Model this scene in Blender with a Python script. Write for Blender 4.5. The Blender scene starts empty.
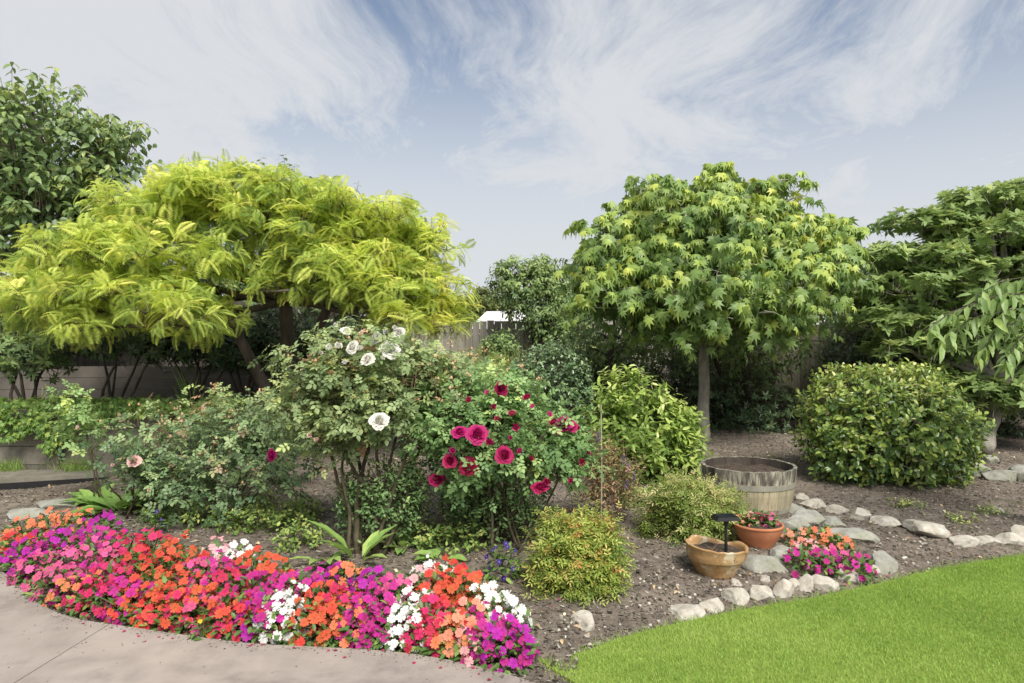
import bpy, math, numpy as np
from mathutils import Vector
R_ = math.radians
C = bpy.context.scene.collection
sc = bpy.context.scene

# ------------------------------------------------------------------ camera, world, sun, exposure
CAM_H = 1.5
FPX = 683.0
cam_d = bpy.data.cameras.new('camera'); cam = bpy.data.objects.new('camera', cam_d); C.objects.link(cam)
cam.location = (0, 0, CAM_H); cam.rotation_euler = (R_(90), 0, 0)
cam_d.sensor_width = 36; cam_d.lens = 36 * FPX / 1024; cam_d.clip_end = 2000; cam_d.clip_start = 0.05
cam_d.dof.use_dof = True; cam_d.dof.focus_distance = 4.9; cam_d.dof.aperture_fstop = 6.0
sc.camera = cam
sc.view_settings.view_transform = 'Standard'; sc.view_settings.look = 'None'
sc.view_settings.gamma = 1.0; sc.view_settings.use_curve_mapping = False
sc.view_settings.exposure = 1.1
SUN_EL, SUN_AZ = R_(50), R_(160)      # azimuth from +Y towards +X
sd = Vector((math.sin(SUN_AZ) * math.cos(SUN_EL), math.cos(SUN_AZ) * math.cos(SUN_EL), math.sin(SUN_EL)))
sun_d = bpy.data.lights.new('sun', 'SUN'); sun_d.energy = 2.25; sun_d.angle = R_(24); sun_d.color = (1.0, 0.95, 0.87)
sun = bpy.data.objects.new('sun', sun_d); C.objects.link(sun); sun.rotation_euler = sd.to_track_quat('Z', 'Y').to_euler()
sun.location = (5, -5, 12)

w = bpy.data.worlds.new('World'); sc.world = w; w.use_nodes = True
def build_world():
    nt = w.node_tree; N = nt.nodes; Lk = nt.links
    for n in list(N): N.remove(n)
    def nd(t, **k):
        n = N.new(t)
        for a, b in k.items(): setattr(n, a, b)
        return n
    def mt(op, a, b=None, c=None, clamp=False):
        n = nd('ShaderNodeMath', operation=op); n.use_clamp = clamp
        for i, v in enumerate((a, b, c)):
            if v is None: continue
            if isinstance(v, (int, float)): n.inputs[i].default_value = v
            else: Lk.new(v, n.inputs[i])
        return n.outputs[0]
    out = nd('ShaderNodeOutputWorld'); bg = nd('ShaderNodeBackground')
    sky = nd('ShaderNodeTexSky', sky_type='NISHITA'); sky.sun_disc = False
    sky.sun_elevation = SUN_EL; sky.sun_rotation = SUN_AZ; sky.air_density = 1.0; sky.dust_density = 0.7; sky.ozone_density = 1.6
    tc = nd('ShaderNodeTexCoord'); sep = nd('ShaderNodeSeparateXYZ'); Lk.new(tc.outputs['Generated'], sep.inputs[0])
    x, y, z = sep.outputs
    zz = mt('ADD', mt('MAXIMUM', z, 0.0), 0.12)
    u = mt('DIVIDE', x, zz); v = mt('DIVIDE', y, zz)
    cb = nd('ShaderNodeCombineXYZ'); Lk.new(u, cb.inputs[0]); Lk.new(v, cb.inputs[1])
    def noise(scale, loc, rot, sc3, detail, rough, dist, src=None):
        mp = nd('ShaderNodeMapping'); mp.inputs['Location'].default_value = loc
        mp.inputs['Rotation'].default_value = (0, 0, rot); mp.inputs['Scale'].default_value = sc3
        Lk.new(src or cb.outputs[0], mp.inputs[0])
        n = nd('ShaderNodeTexNoise'); n.inputs['Scale'].default_value = scale; n.inputs['Detail'].default_value = detail
        n.inputs['Roughness'].default_value = rough; n.inputs['Distortion'].default_value = dist
        Lk.new(mp.outputs[0], n.inputs['Vector']); return n.outputs['Fac']
    # slow warp of the plane so that the streaks bend
    wn = nd('ShaderNodeTexNoise'); wn.inputs['Scale'].default_value = 0.55; wn.inputs['Detail'].default_value = 2.2
    wm = nd('ShaderNodeMapping'); wm.inputs['Location'].default_value = (0.5, 0, 0); Lk.new(cb.outputs[0], wm.inputs[0]); Lk.new(wm.outputs[0], wn.inputs['Vector'])
    vs = nd('ShaderNodeVectorMath', operation='SUBTRACT'); Lk.new(wn.outputs['Color'], vs.inputs[0]); vs.inputs[1].default_value = (.5, .5, .5)
    vm = nd('ShaderNodeVectorMath', operation='SCALE'); Lk.new(vs.outputs[0], vm.inputs[0]); vm.inputs['Scale'].default_value = 1.6
    va = nd('ShaderNodeVectorMath', operation='ADD'); Lk.new(vm.outputs[0], va.inputs[0]); Lk.new(cb.outputs[0], va.inputs[1])
    big = noise(0.62, (0, 0, 0), 0.25, (1.0, 0.42, 1), 3, 0.5, 0.4, va.outputs[0])
    wisp = noise(1.6, (1, 8, 0), -0.15, (1.35, 0.48, 1), 10, 0.66, 0.5, va.outputs[0])
    fine = noise(6.0, (0.4, 1.3, 0), -0.3, (1.7, 0.5, 1), 10, 0.72, 0.25, va.outputs[0])
    s = mt('ADD', mt('MULTIPLY', big, 0.53), mt('ADD', mt('MULTIPLY', wisp, 0.34), mt('MULTIPLY', fine, 0.17)))
    mr = nd('ShaderNodeMapRange', interpolation_type='SMOOTHSTEP'); Lk.new(s, mr.inputs[0])
    mr.inputs[1].default_value = 0.395; mr.inputs[2].default_value = 0.585
    hz = nd('ShaderNodeMapRange', interpolation_type='SMOOTHSTEP'); Lk.new(z, hz.inputs[0])
    hz.inputs[1].default_value = 0.12; hz.inputs[2].default_value = 0.5; hz.inputs[3].default_value = 0.95; hz.inputs[4].default_value = 0.0
    dens = mt('MAXIMUM', mr.outputs[0], hz.outputs[0], clamp=True)
    dens = mt('MULTIPLY_ADD', dens, 0.84, 0.12)
    veil = nd('ShaderNodeMix', data_type='RGBA'); Lk.new(dens, veil.inputs['Factor'])
    hs = nd('ShaderNodeHueSaturation'); hs.inputs['Saturation'].default_value = 1.08; hs.inputs['Value'].default_value = 0.62
    Lk.new(sky.outputs[0], hs.inputs['Color'])
    Lk.new(hs.outputs[0], veil.inputs['A']); veil.inputs['B'].default_value = (3.95, 4.05, 4.2, 1)
    Lk.new(veil.outputs['Result'], bg.inputs['Color']); bg.inputs['Strength'].default_value = 0.086
    Lk.new(bg.outputs[0], out.inputs[0])
build_world()

# ------------------------------------------------------------------ helpers
rng = np.random.default_rng(11)
def nrm(a): return a / np.maximum(np.linalg.norm(a, axis=-1, keepdims=True), 1e-9)
_k = np.random.default_rng(5)
_W = nrm(_k.normal(size=(10, 3))); _PH = _k.uniform(0, 6.28, 10); _F = _k.uniform(.6, 1.9, 10)
def noise3(p):
    p = np.asarray(p, float)
    return np.sin((p @ _W.T) * _F * 2.2 + _PH).sum(-1) / 4.5      # about -1..1

PAVE = [(-9, 7.2), (-5.6, 6.0), (-4.3, 5.1), (-3.3, 4.42), (-2.78, 3.95), (-2.38, 3.69), (-1.95, 3.55), (-1.34, 3.38), (-.95, 3.33), (-.53, 3.27), (-.2, 3.15), (.1, 2.98), (.3, 2.8)]
LAWN = [(.42, 2.75), (.30, 2.95), (.13, 3.22), (.32, 3.27), (.55, 3.44), (.93, 3.64), (1.28, 3.8), (1.68, 3.95), (2.22, 4.19), (2.8, 4.48), (3.6, 4.78), (4.6, 5.1), (6.5, 5.5), (9.5, 5.8)]
_bx = np.array([p[0] for p in PAVE] + [p[0] for p in LAWN[3:]]); _by = np.array([p[1] for p in PAVE] + [p[1] for p in LAWN[3:]])
def gz(x, y):
    x = np.asarray(x, float); y = np.asarray(y, float)
    d = y - np.interp(x, _bx, _by)
    t = np.clip((d - .02) / .45, 0, 1); t = t * t * (3 - 2 * t)
    q = np.stack([x * 2.1, y * 2.1, x * 0], -1); q2 = np.stack([x * 9, y * 9, x * 0 + 3], -1)
    far = np.clip((28 - np.abs(y)) / 8, 0, 1)
    return -.02 + t * (.035 + .015 * noise3(q) + .006 * noise3(q2) + .042 * np.clip(d, 0, 5)) * far
def gnd(px, py):
    "ground point seen at a pixel"
    dx, dz = (px - 512) / FPX, -(py - 341) / FPX
    z = 0.
    for _ in range(12):
        Y = (z - CAM_H) / dz; z = float(gz(dx * Y, Y))
    return np.array([dx * Y, Y, z])
def at(px, py, Y): return np.array([(px - 512) / FPX * Y, Y, CAM_H - (py - 341) / FPX * Y])
def atz(px, py, z):
    Y = (z - CAM_H) / (-(py - 341) / FPX); return np.array([(px - 512) / FPX * Y, Y, z])

def props(o, label=None, cat=None, group=None, kind=None):
    if label: o['label'] = label
    if cat: o['category'] = cat
    if group: o['group'] = group
    if kind: o['kind'] = kind
    return o
def empty(name, loc, label, cat, group=None):
    o = bpy.data.objects.new(name, None); C.objects.link(o); o.location = [float(v) for v in loc]; o.empty_display_size = .1
    return props(o, label, cat, group)

class MB:
    def __init__(s): s.V = []; s.F = []; s.T = []; s.M = []; s.n = 0
    def add(s, V, F, tone=0.5, mat=0):
        V = np.asarray(V, float)
        s.V.append(V); s.F += [tuple(int(i) + s.n for i in f) for f in F]; s.n += len(V)
        s.T.append(np.full(len(V), tone) if np.isscalar(tone) else tone); s.M += [mat] * len(F)
    def tube(s, P, r, seg=6, tone=.5, cap=True, mat=0):
        P = np.asarray(P, float); r = np.broadcast_to(np.asarray(r, float), (len(P),))
        T = nrm(np.gradient(P, axis=0)); ref = np.array([0.31, .17, .93]) if abs(T[0, 2]) < .8 else np.array([1., .1, 0])
        A = nrm(np.cross(T, ref)); B = np.cross(T, A)
        a = np.arange(seg) * 2 * math.pi / seg
        V = P[:, None] + r[:, None, None] * (np.cos(a)[None, :, None] * A[:, None] + np.sin(a)[None, :, None] * B[:, None])
        F = [(i * seg + j, i * seg + (j + 1) % seg, (i + 1) * seg + (j + 1) % seg, (i + 1) * seg + j) for i in range(len(P) - 1) for j in range(seg)]
        if cap: F += [tuple(range(seg))[::-1], tuple((len(P) - 1) * seg + j for j in range(seg))]
        s.add(V.reshape(-1, 3), F, tone, mat)
    def box(s, c, d, rz=0, tone=.5, taper=0):
        c = np.asarray(c, float); h = np.asarray(d, float) / 2
        V = np.array([(x, y, z) for z in (-1, 1) for y in (-1, 1) for x in (-1, 1)], float)
        V[V[:, 2] > 0, :2] *= 1 - taper
        V = V * h; ca, sa = math.cos(rz), math.sin(rz)
        V = np.stack([V[:, 0] * ca - V[:, 1] * sa, V[:, 0] * sa + V[:, 1] * ca, V[:, 2]], 1) + c
        s.add(V, [(0, 2, 3, 1), (4, 5, 7, 6), (0, 1, 5, 4), (2, 6, 7, 3), (0, 4, 6, 2), (1, 3, 7, 5)], tone)
    def lathe(s, prof, seg=32, c=(0, 0, 0), tone=.5, wob=0, mat=0):
        a = np.arange(seg) * 2 * math.pi / seg; prof = np.asarray(prof, float)
        V = np.stack([prof[:, 0][:, None] * np.cos(a), prof[:, 0][:, None] * np.sin(a), np.repeat(prof[:, 1][:, None], seg, 1)], -1)
        if wob: V[..., :2] *= (1 + wob * noise3(V * 7))[..., None]; V[..., 2] += wob * .15 * noise3(V * 11 + 3)
        F = [(i * seg + j, i * seg + (j + 1) % seg, (i + 1) * seg + (j + 1) % seg, (i + 1) * seg + j) for i in range(len(prof) - 1) for j in range(seg)]
        s.add(V.reshape(-1, 3) + np.array(c), F, tone, mat)
    def mesh(s, name, mats, smooth=False):
        me = bpy.data.meshes.new(name)
        me.from_pydata(np.concatenate(s.V).tolist(), [], s.F)
        at_ = me.attributes.new('tone', 'FLOAT', 'POINT'); at_.data.foreach_set('value', np.concatenate(s.T).astype(np.float32))
        for m in (mats if isinstance(mats, (list, tuple)) else [mats]): me.materials.append(m)
        if max(s.M) > 0: me.polygons.foreach_set('material_index', s.M)
        if smooth: me.polygons.foreach_set('use_smooth', [True] * len(me.polygons))
        me.update(); return me
    def obj(s, name, mats, parent=None, smooth=False, origin=None):
        if parent is not None:      # mesh data are in world coordinates: shift to the parent
            off = np.array(parent.location); q = parent.parent
            while q: off = off + np.array(q.location); q = q.parent
            s.V = [v - off for v in s.V]
        elif origin is not None:
            s.V = [v - np.asarray(origin, float) for v in s.V]
        o = bpy.data.objects.new(name, s.mesh(name, mats, smooth)); C.objects.link(o)
        if parent is not None: o.parent = parent
        elif origin is not None: o.location = [float(v) for v in origin]
        return o

def inst_mesh(name, templ, pos, fwd, nh, scale, tone, mat, origin=(0, 0, 0), smooth=False, sx=None):
    "many copies of a leaf shape as one mesh (leaves are surface pattern of a crown)"
    TV, TF = templ; TV = np.asarray(TV, float); N = len(pos); nv = len(TV)
    f = nrm(fwd); s_ = nrm(np.cross(f, nh)); u = np.cross(s_, f)
    sc_ = np.asarray(scale)[:, None, None] if np.ndim(scale) else scale
    L = np.broadcast_to(TV[None], (N, nv, 3)) * sc_
    if sx is not None: L = L * np.stack([sx, np.ones(N), np.ones(N)], -1)[:, None]
    V = L[..., 0:1] * s_[:, None] + L[..., 1:2] * f[:, None] + L[..., 2:3] * u[:, None] + (pos - np.asarray(origin, float))[:, None]
    sizes = np.array([len(q) for q in TF]); flat = np.concatenate([np.array(q) for q in TF])
    loops = (flat[None] + (np.arange(N) * nv)[:, None]).ravel()
    starts = np.concatenate([[0], np.cumsum(np.tile(sizes, N))[:-1]])
    me = bpy.data.meshes.new(name)
    me.vertices.add(N * nv); me.vertices.foreach_set('co', V.astype(np.float32).ravel())
    me.loops.add(len(loops)); me.loops.foreach_set('vertex_index', loops.astype(np.int32))
    me.polygons.add(N * len(TF)); me.polygons.foreach_set('loop_start', starts.astype(np.int32))
    if smooth: me.polygons.foreach_set('use_smooth', np.ones(N * len(TF), bool))
    me.materials.append(mat)
    a = me.attributes.new('tone', 'FLOAT', 'POINT'); a.data.foreach_set('value', np.repeat(np.clip(tone, 0, 1), nv).astype(np.float32))
    me.update(calc_edges=True)
    return me
def inst_obj(name, parent, *a, origin=None, **k):
    org = np.array(parent.location) if parent is not None else (np.zeros(3) if origin is None else np.asarray(origin))
    o = bpy.data.objects.new(name, inst_mesh(name, *a, origin=org, **k)); C.objects.link(o)
    if parent is not None: o.parent = parent
    else: o.location = [float(v) for v in org]
    return o

# leaf shapes: x side, y along, z face
def lens(wd=.4, fold=.12, curl=.18, pet=.08):
    m = [0, .3, .68, 1.0]; V = []; zc = lambda t: -curl * t * t
    V = [(0, 0, 0), (0, pet, 0), (0, .35, zc(.35)), (0, .7, zc(.7)), (0, 1, zc(1)),
         (wd / 2, .36, zc(.36) + fold * wd), (wd * .38, .72, zc(.72) + fold * wd), (-wd / 2, .36, zc(.36) + fold * wd), (-wd * .38, .72, zc(.72) + fold * wd)]
    F = [(1, 5, 2), (2, 5, 6, 3), (3, 6, 4), (1, 2, 7), (2, 3, 8, 7), (3, 4, 8)]
    return V, F
def rhomb(wd=.45, fold=.15):
    return [(0, 0, 0), (wd / 2, .45, fold * wd), (0, 1, -.08), (-wd / 2, .45, fold * wd)], [(0, 1, 2), (0, 2, 3)]
def star5():
    pts = [(0, 0.0)]
    lobes = [(-150, .45), (-78, .66), (-38, .30), (-32, .88), (-16, .42), (0, 1.0), (16, .42), (32, .88), (38, .30), (78, .66), (150, .45)]
    lobes = [(-125, .36), (-86, .76), (-62, .46), (-40, .96), (-18, .50), (0, 1.2), (18, .50), (40, .96), (62, .46), (86, .76), (125, .36)]
    V = [(0, .22, 0.03)]
    for a, r in lobes:
        a = math.radians(a); V.append((math.sin(a) * r * .62, .22 + math.cos(a) * r * .72, -.20 * r * r))
    F = [(0, i + 1, i) for i in range(1, len(lobes))] + [(0, 1, len(lobes))]
    return V, F
def frond(n=14, w_=.60):
    V = []; F = []
    for i in range(n):
        t = (i + .6) / n; y = t - .12 * t ** 3; z = -.36 * t * t; L = w_ * (1 - abs(t - .45) * 1.0) * .62
        h = .36 / n
        for s in (-1, 1):
            b = len(V)
            V += [(0, y - h, z), (s * L * .55, y - h + .03, z + .0), (s * L, y + .06, z - .05), (s * L * .5, y + h + .03, z + .005)]
            F.append((b, b + 1, b + 2, b + 3) if s > 0 else (b, b + 3, b + 2, b + 1))
    return V, F
def rose_leaf(wl=.62):
    "five leaflets on one stalk"
    V = []; F = []; LV, LF = lens(wl, .1, .15, .0)
    for (a, y, s) in ((0, .55, .46), (62, .42, .38), (-62, .42, .38), (72, .16, .32), (-72, .16, .32)):
        a = math.radians(a); b = len(V)
        for p in LV:
            px_, py_ = p[0] * s, p[1] * s
            V.append((px_ * math.cos(a) + py_ * math.sin(a), -px_ * math.sin(a) + py_ * math.cos(a) + y, p[2] * s - .08 * y))
        F += [tuple(i + b for i in f) for f in LF]
    return V, F
def whorl(n=8, wd=.24, up=.45):
    V = []; F = []; LV, LF = lens(wd, .12, .22, .05)
    for k in range(n):
        a = 2 * math.pi * k / n + .3 * (k % 2); ca, sa = math.cos(a), math.sin(a); s = 1 - .18 * (k % 3); b = len(V); e = up + .25 * (k % 2)
        for x, y, z in LV:
            x, y, z = x * s, y * s, z * s
            r_ = y * math.cos(e) - z * math.sin(e); zz = y * math.sin(e) + z * math.cos(e)
            V.append((x * ca - r_ * sa, zz, x * sa + r_ * ca))
        F += [tuple(i + b for i in f) for f in LF]
    return V, F

# ------------------------------------------------------------------ materials
def mat_new(name):
    m = bpy.data.materials.new(name); m.use_nodes = True; nt = m.node_tree
    for n in list(nt.nodes): nt.nodes.remove(n)
    return m, nt, nt.nodes, nt.links
def ramp(N, stops):
    r = N.new('ShaderNodeValToRGB'); e = r.color_ramp.elements
    while len(e) > 1: e.remove(e[-1])
    e[0].position = stops[0][0]; e[0].color = (*stops[0][1], 1)
    for p, c in stops[1:]: q = e.new(p); q.color = (*c, 1)
    return r
LEAF_GAIN = 1.75
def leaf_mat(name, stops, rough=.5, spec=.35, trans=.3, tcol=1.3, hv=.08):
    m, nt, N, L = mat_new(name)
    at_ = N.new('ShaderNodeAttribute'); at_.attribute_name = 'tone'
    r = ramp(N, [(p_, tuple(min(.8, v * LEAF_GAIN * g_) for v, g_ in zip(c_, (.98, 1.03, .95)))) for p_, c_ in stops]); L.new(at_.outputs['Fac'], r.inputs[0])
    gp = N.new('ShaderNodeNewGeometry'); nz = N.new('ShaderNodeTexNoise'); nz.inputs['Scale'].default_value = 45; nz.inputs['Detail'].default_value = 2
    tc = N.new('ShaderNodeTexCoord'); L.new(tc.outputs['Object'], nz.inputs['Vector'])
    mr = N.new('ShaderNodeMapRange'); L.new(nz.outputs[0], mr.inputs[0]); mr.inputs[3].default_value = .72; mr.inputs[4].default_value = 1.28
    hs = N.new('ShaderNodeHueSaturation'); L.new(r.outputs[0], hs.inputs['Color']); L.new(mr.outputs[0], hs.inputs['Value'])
    p = N.new('ShaderNodeBsdfPrincipled'); p.inputs['Roughness'].default_value = rough; p.inputs['Specular IOR Level'].default_value = spec
    L.new(hs.outputs[0], p.inputs['Base Color'])
    t = N.new('ShaderNodeBsdfTranslucent'); h2 = N.new('ShaderNodeHueSaturation'); h2.inputs['Hue'].default_value = .487; h2.inputs['Value'].default_value = tcol
    L.new(hs.outputs[0], h2.inputs['Color']); L.new(h2.outputs[0], t.inputs[0])
    mx = N.new('ShaderNodeMixShader'); mx.inputs[0].default_value = trans; L.new(p.outputs[0], mx.inputs[1]); L.new(t.outputs[0], mx.inputs[2])
    o = N.new('ShaderNodeOutputMaterial'); L.new(mx.outputs[0], o.inputs[0]); return m
def petal_mat(name, col, var=.12, cen=None):
    m, nt, N, L = mat_new(name)
    oi = N.new('ShaderNodeObjectInfo'); mr = N.new('ShaderNodeMapRange'); L.new(oi.outputs['Random'], mr.inputs[0]); mr.inputs[3].default_value = 1 - var * 1.6; mr.inputs[4].default_value = 1 + var
    mr2 = N.new('ShaderNodeMapRange'); L.new(oi.outputs['Random'], mr2.inputs[0]); mr2.inputs[3].default_value = .5 + var * .12; mr2.inputs[4].default_value = .5 - var * .12
    at_ = N.new('ShaderNodeAttribute'); at_.attribute_name = 'tone'
    cc = cen or tuple(c * .45 for c in col)
    r = ramp(N, [(0, cc), (.28, col), (1, tuple(min(1, c * 1.08 + .01) for c in col))]); L.new(at_.outputs['Fac'], r.inputs[0])
    hs = N.new('ShaderNodeHueSaturation'); L.new(r.outputs[0], hs.inputs['Color']); L.new(mr.outputs[0], hs.inputs['Value']); L.new(mr2.outputs[0], hs.inputs['Hue'])
    p = N.new('ShaderNodeBsdfPrincipled'); p.inputs['Roughness'].default_value = .6; p.inputs['Specular IOR Level'].default_value = .25; L.new(hs.outputs[0], p.inputs['Base Color'])
    t = N.new('ShaderNodeBsdfTranslucent'); L.new(hs.outputs[0], t.inputs[0])
    mx = N.new('ShaderNodeMixShader'); mx.inputs[0].default_value = .3; L.new(p.outputs[0], mx.inputs[1]); L.new(t.outputs[0], mx.inputs[2])
    o = N.new('ShaderNodeOutputMaterial'); L.new(mx.outputs[0], o.inputs[0]); return m
def surf_mat(name, stops, scale=6, detail=8, rough=.85, bump=.3, bscale=None, stretch=(1, 1, 1), tone=None, second=None, dist=.3, bdist=.01, spec=.3):
    "noise-coloured solid; tone: attribute multiplies value; second=(colour, scale, lo, hi): patches with a shape of their own"
    m, nt, N, L = mat_new(name)
    tc = N.new('ShaderNodeTexCoord'); mp = N.new('ShaderNodeMapping'); mp.inputs['Scale'].default_value = stretch; L.new(tc.outputs['Object'], mp.inputs[0])
    nz = N.new('ShaderNodeTexNoise'); nz.inputs['Scale'].default_value = scale; nz.inputs['Detail'].default_value = detail; nz.inputs['Roughness'].default_value = .62; nz.inputs['Distortion'].default_value = dist
    L.new(mp.outputs[0], nz.inputs['Vector']); r = ramp(N, stops); L.new(nz.outputs[0], r.inputs[0]); col = r.outputs[0]
    if second:
        for (c2, s2, lo, hi) in (second if isinstance(second, list) else [second]):
            n2 = N.new('ShaderNodeTexNoise'); n2.inputs['Scale'].default_value = s2; n2.inputs['Detail'].default_value = 6; n2.inputs['Roughness'].default_value = .65
            L.new(mp.outputs[0], n2.inputs['Vector']); m2 = N.new('ShaderNodeMapRange'); L.new(n2.outputs[0], m2.inputs[0]); m2.inputs[1].default_value = lo; m2.inputs[2].default_value = hi
            mx = N.new('ShaderNodeMix'); mx.data_type = 'RGBA'; L.new(m2.outputs[0], mx.inputs['Factor']); L.new(col, mx.inputs['A']); mx.inputs['B'].default_value = (*c2, 1); col = mx.outputs['Result']
    if tone:
        at_ = N.new('ShaderNodeAttribute'); at_.attribute_name = 'tone'; mr = N.new('ShaderNodeMapRange'); L.new(at_.outputs['Fac'], mr.inputs[0]); mr.inputs[3].default_value = 1 - tone; mr.inputs[4].default_value = 1 + tone
        hs = N.new('ShaderNodeHueSaturation'); L.new(col, hs.inputs['Color']); L.new(mr.outputs[0], hs.inputs['Value']); col = hs.outputs[0]
    p = N.new('ShaderNodeBsdfPrincipled'); p.inputs['Roughness'].default_value = rough; p.inputs['Specular IOR Level'].default_value = spec; L.new(col, p.inputs['Base Color'])
    nb = N.new('ShaderNodeTexNoise'); nb.inputs['Scale'].default_value = bscale or scale * 4; nb.inputs['Detail'].default_value = 6; nb.inputs['Roughness'].default_value = .7; L.new(mp.outputs[0], nb.inputs['Vector'])
    b = N.new('ShaderNodeBump'); b.inputs['Strength'].default_value = bump; b.inputs['Distance'].default_value = bdist; L.new(nb.outputs[0], b.inputs['Height']); L.new(b.outputs[0], p.inputs['Normal'])
    o = N.new('ShaderNodeOutputMaterial'); L.new(p.outputs[0], o.inputs[0]); return m

M = {}
M['bark'] = surf_mat('bark', [(.3, (.045, .035, .028)), (.6, (.12, .10, .08)), (.8, (.2, .18, .15))], 9, stretch=(1, 1, .35), bump=.8, bscale=30)
M['grey_bark'] = surf_mat('grey_bark', [(.3, (.16, .145, .12)), (.6, (.33, .31, .26)), (.8, (.45, .42, .36))], 14, stretch=(1, 1, .5), bump=.8, bscale=40)
M['cane'] = surf_mat('cane', [(.3, (.05, .045, .025)), (.6, (.12, .10, .06)), (.85, (.17, .14, .08))], 20, stretch=(1, 1, .5), bump=.6)
M['green_stem'] = surf_mat('green_stem', [(.3, (.06, .10, .03)), (.7, (.12, .14, .05))], 20, bump=.1)
M['dry_stem'] = surf_mat('dry_stem', [(.3, (.16, .10, .07)), (.7, (.28, .20, .13))], 20, bump=.1)

M['yellow'] = leaf_mat('yellow_leaves', [(0, (.09, .14, .04)), (.3, (.18, .235, .055)), (.6, (.30, .35, .08)), (.85, (.425, .445, .11)), (1, (.49, .465, .13))], .55, .25, .38)
M['left_tree'] = leaf_mat('dark_ovate_leaves', [(0, (.05, .08, .04)), (.45, (.09, .135, .055)), (.8, (.16, .21, .07)), (1, (.24, .26, .09))], .42, .45, .25)
M['cherry'] = leaf_mat('cherry_leaves', [(0, (.09, .14, .05)), (.6, (.17, .23, .085)), (.9, (.28, .33, .10)), (1, (.40, .38, .09))], .42, .4, .3)
M['maple'] = leaf_mat('lobed_leaves', [(0, (.07, .115, .04)), (.4, (.135, .195, .06)), (.7, (.23, .285, .075)), (.9, (.33, .355, .085)), (1, (.38, .37, .09))], .45, .4, .32)
M['right_tree'] = leaf_mat('whorled_leaves', [(0, (.08, .115, .045)), (.5, (.15, .205, .075)), (1, (.27, .31, .12))], .5, .35, .32)
M['camellia'] = leaf_mat('glossy_shrub_leaves', [(0, (.045, .085, .03)), (.4, (.10, .15, .035)), (.75, (.21, .25, .05)), (1, (.40, .38, .18))], .33, .5, .2)
M['camellia_dark'] = leaf_mat('deep_green_glossy_leaves', [(0, (.04, .075, .035)), (.5, (.085, .13, .06)), (1, (.24, .29, .17))], .28, .7, .15)
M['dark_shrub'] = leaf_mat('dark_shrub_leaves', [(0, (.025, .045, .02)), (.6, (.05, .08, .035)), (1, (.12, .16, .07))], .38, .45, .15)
M['hedge'] = leaf_mat('olive_hedge_leaves', [(0, (.045, .06, .02)), (.6, (.09, .11, .03)), (1, (.17, .19, .05))], .6, .25, .2)
M['lance'] = leaf_mat('light_lance_leaves', [(0, (.07, .115, .03)), (.5, (.15, .21, .05)), (.85, (.29, .34, .09)), (1, (.42, .44, .20))], .45, .35, .3)
M['far'] = leaf_mat('grey_green_leaves', [(0, (.05, .085, .04)), (.5, (.10, .15, .06)), (1, (.22, .27, .10))], .5, .35, .25)
M['rose_leaf'] = leaf_mat('rose_leaves', [(0, (.07, .10, .05)), (.4, (.14, .185, .085)), (.75, (.24, .28, .135)), (.93, (.34, .37, .13)), (1, (.36, .20, .13))], .5, .35, .28)
M['rose_green'] = leaf_mat('fresh_rose_leaves', [(0, (.06, .11, .045)), (.5, (.13, .205, .08)), (.85, (.23, .31, .13)), (1, (.36, .40, .13))], .5, .35, .28)
M['rose_dark'] = leaf_mat('blue_green_rose_leaves', [(0, (.05, .09, .045)), (.5, (.11, .16, .08)), (.9, (.23, .28, .13)), (1, (.26, .17, .12))], .45, .4, .22)
M['nandina'] = leaf_mat('yellow_orange_leaves', [(0, (.08, .12, .03)), (.5, (.19, .235, .05)), (.8, (.33, .33, .09)), (.94, (.38, .27, .10)), (1, (.42, .16, .07))], .5, .3, .3)
M['nandina_green'] = leaf_mat('green_buff_leaves', [(0, (.07, .11, .03)), (.45, (.15, .20, .045)), (.8, (.28, .28, .11)), (1, (.42, .34, .20))], .5, .3, .3)
M['purple_leaf'] = leaf_mat('bronze_leaves', [(0, (.07, .10, .035)), (.5, (.17, .15, .06)), (.8, (.26, .14, .09)), (1, (.36, .20, .15))], .5, .3, .25)
M['bedding'] = leaf_mat('bedding_leaves', [(0, (.035, .075, .02)), (.6, (.075, .13, .035)), (1, (.18, .24, .06))], .45, .4, .25)
M['ivy'] = leaf_mat('ivy_leaves', [(0, (.05, .10, .025)), (.6, (.13, .21, .05)), (1, (.27, .33, .08))], .45, .4, .25)
M['broad'] = leaf_mat('broad_leaves', [(0, (.08, .14, .04)), (.6, (.16, .25, .07)), (1, (.28, .35, .11))], .5, .35, .25)
M['weed'] = leaf_mat('weed_leaves', [(0, (.07, .12, .03)), (.6, (.15, .22, .06)), (1, (.34, .34, .12))], .55, .3, .25)
M['grass'] = leaf_mat('grass_blades', [(0, (.10, .165, .035)), (.5, (.19, .27, .06)), (.9, (.27, .33, .10)), (1, (.36, .35, .16))], .6, .2, .3, hv=0)
M['dry'] = leaf_mat('dry_leaves', [(0, (.12, .08, .05)), (.5, (.25, .18, .12)), (.8, (.38, .26, .16)), (1, (.5, .42, .3))], .7, .2, .1)

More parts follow.
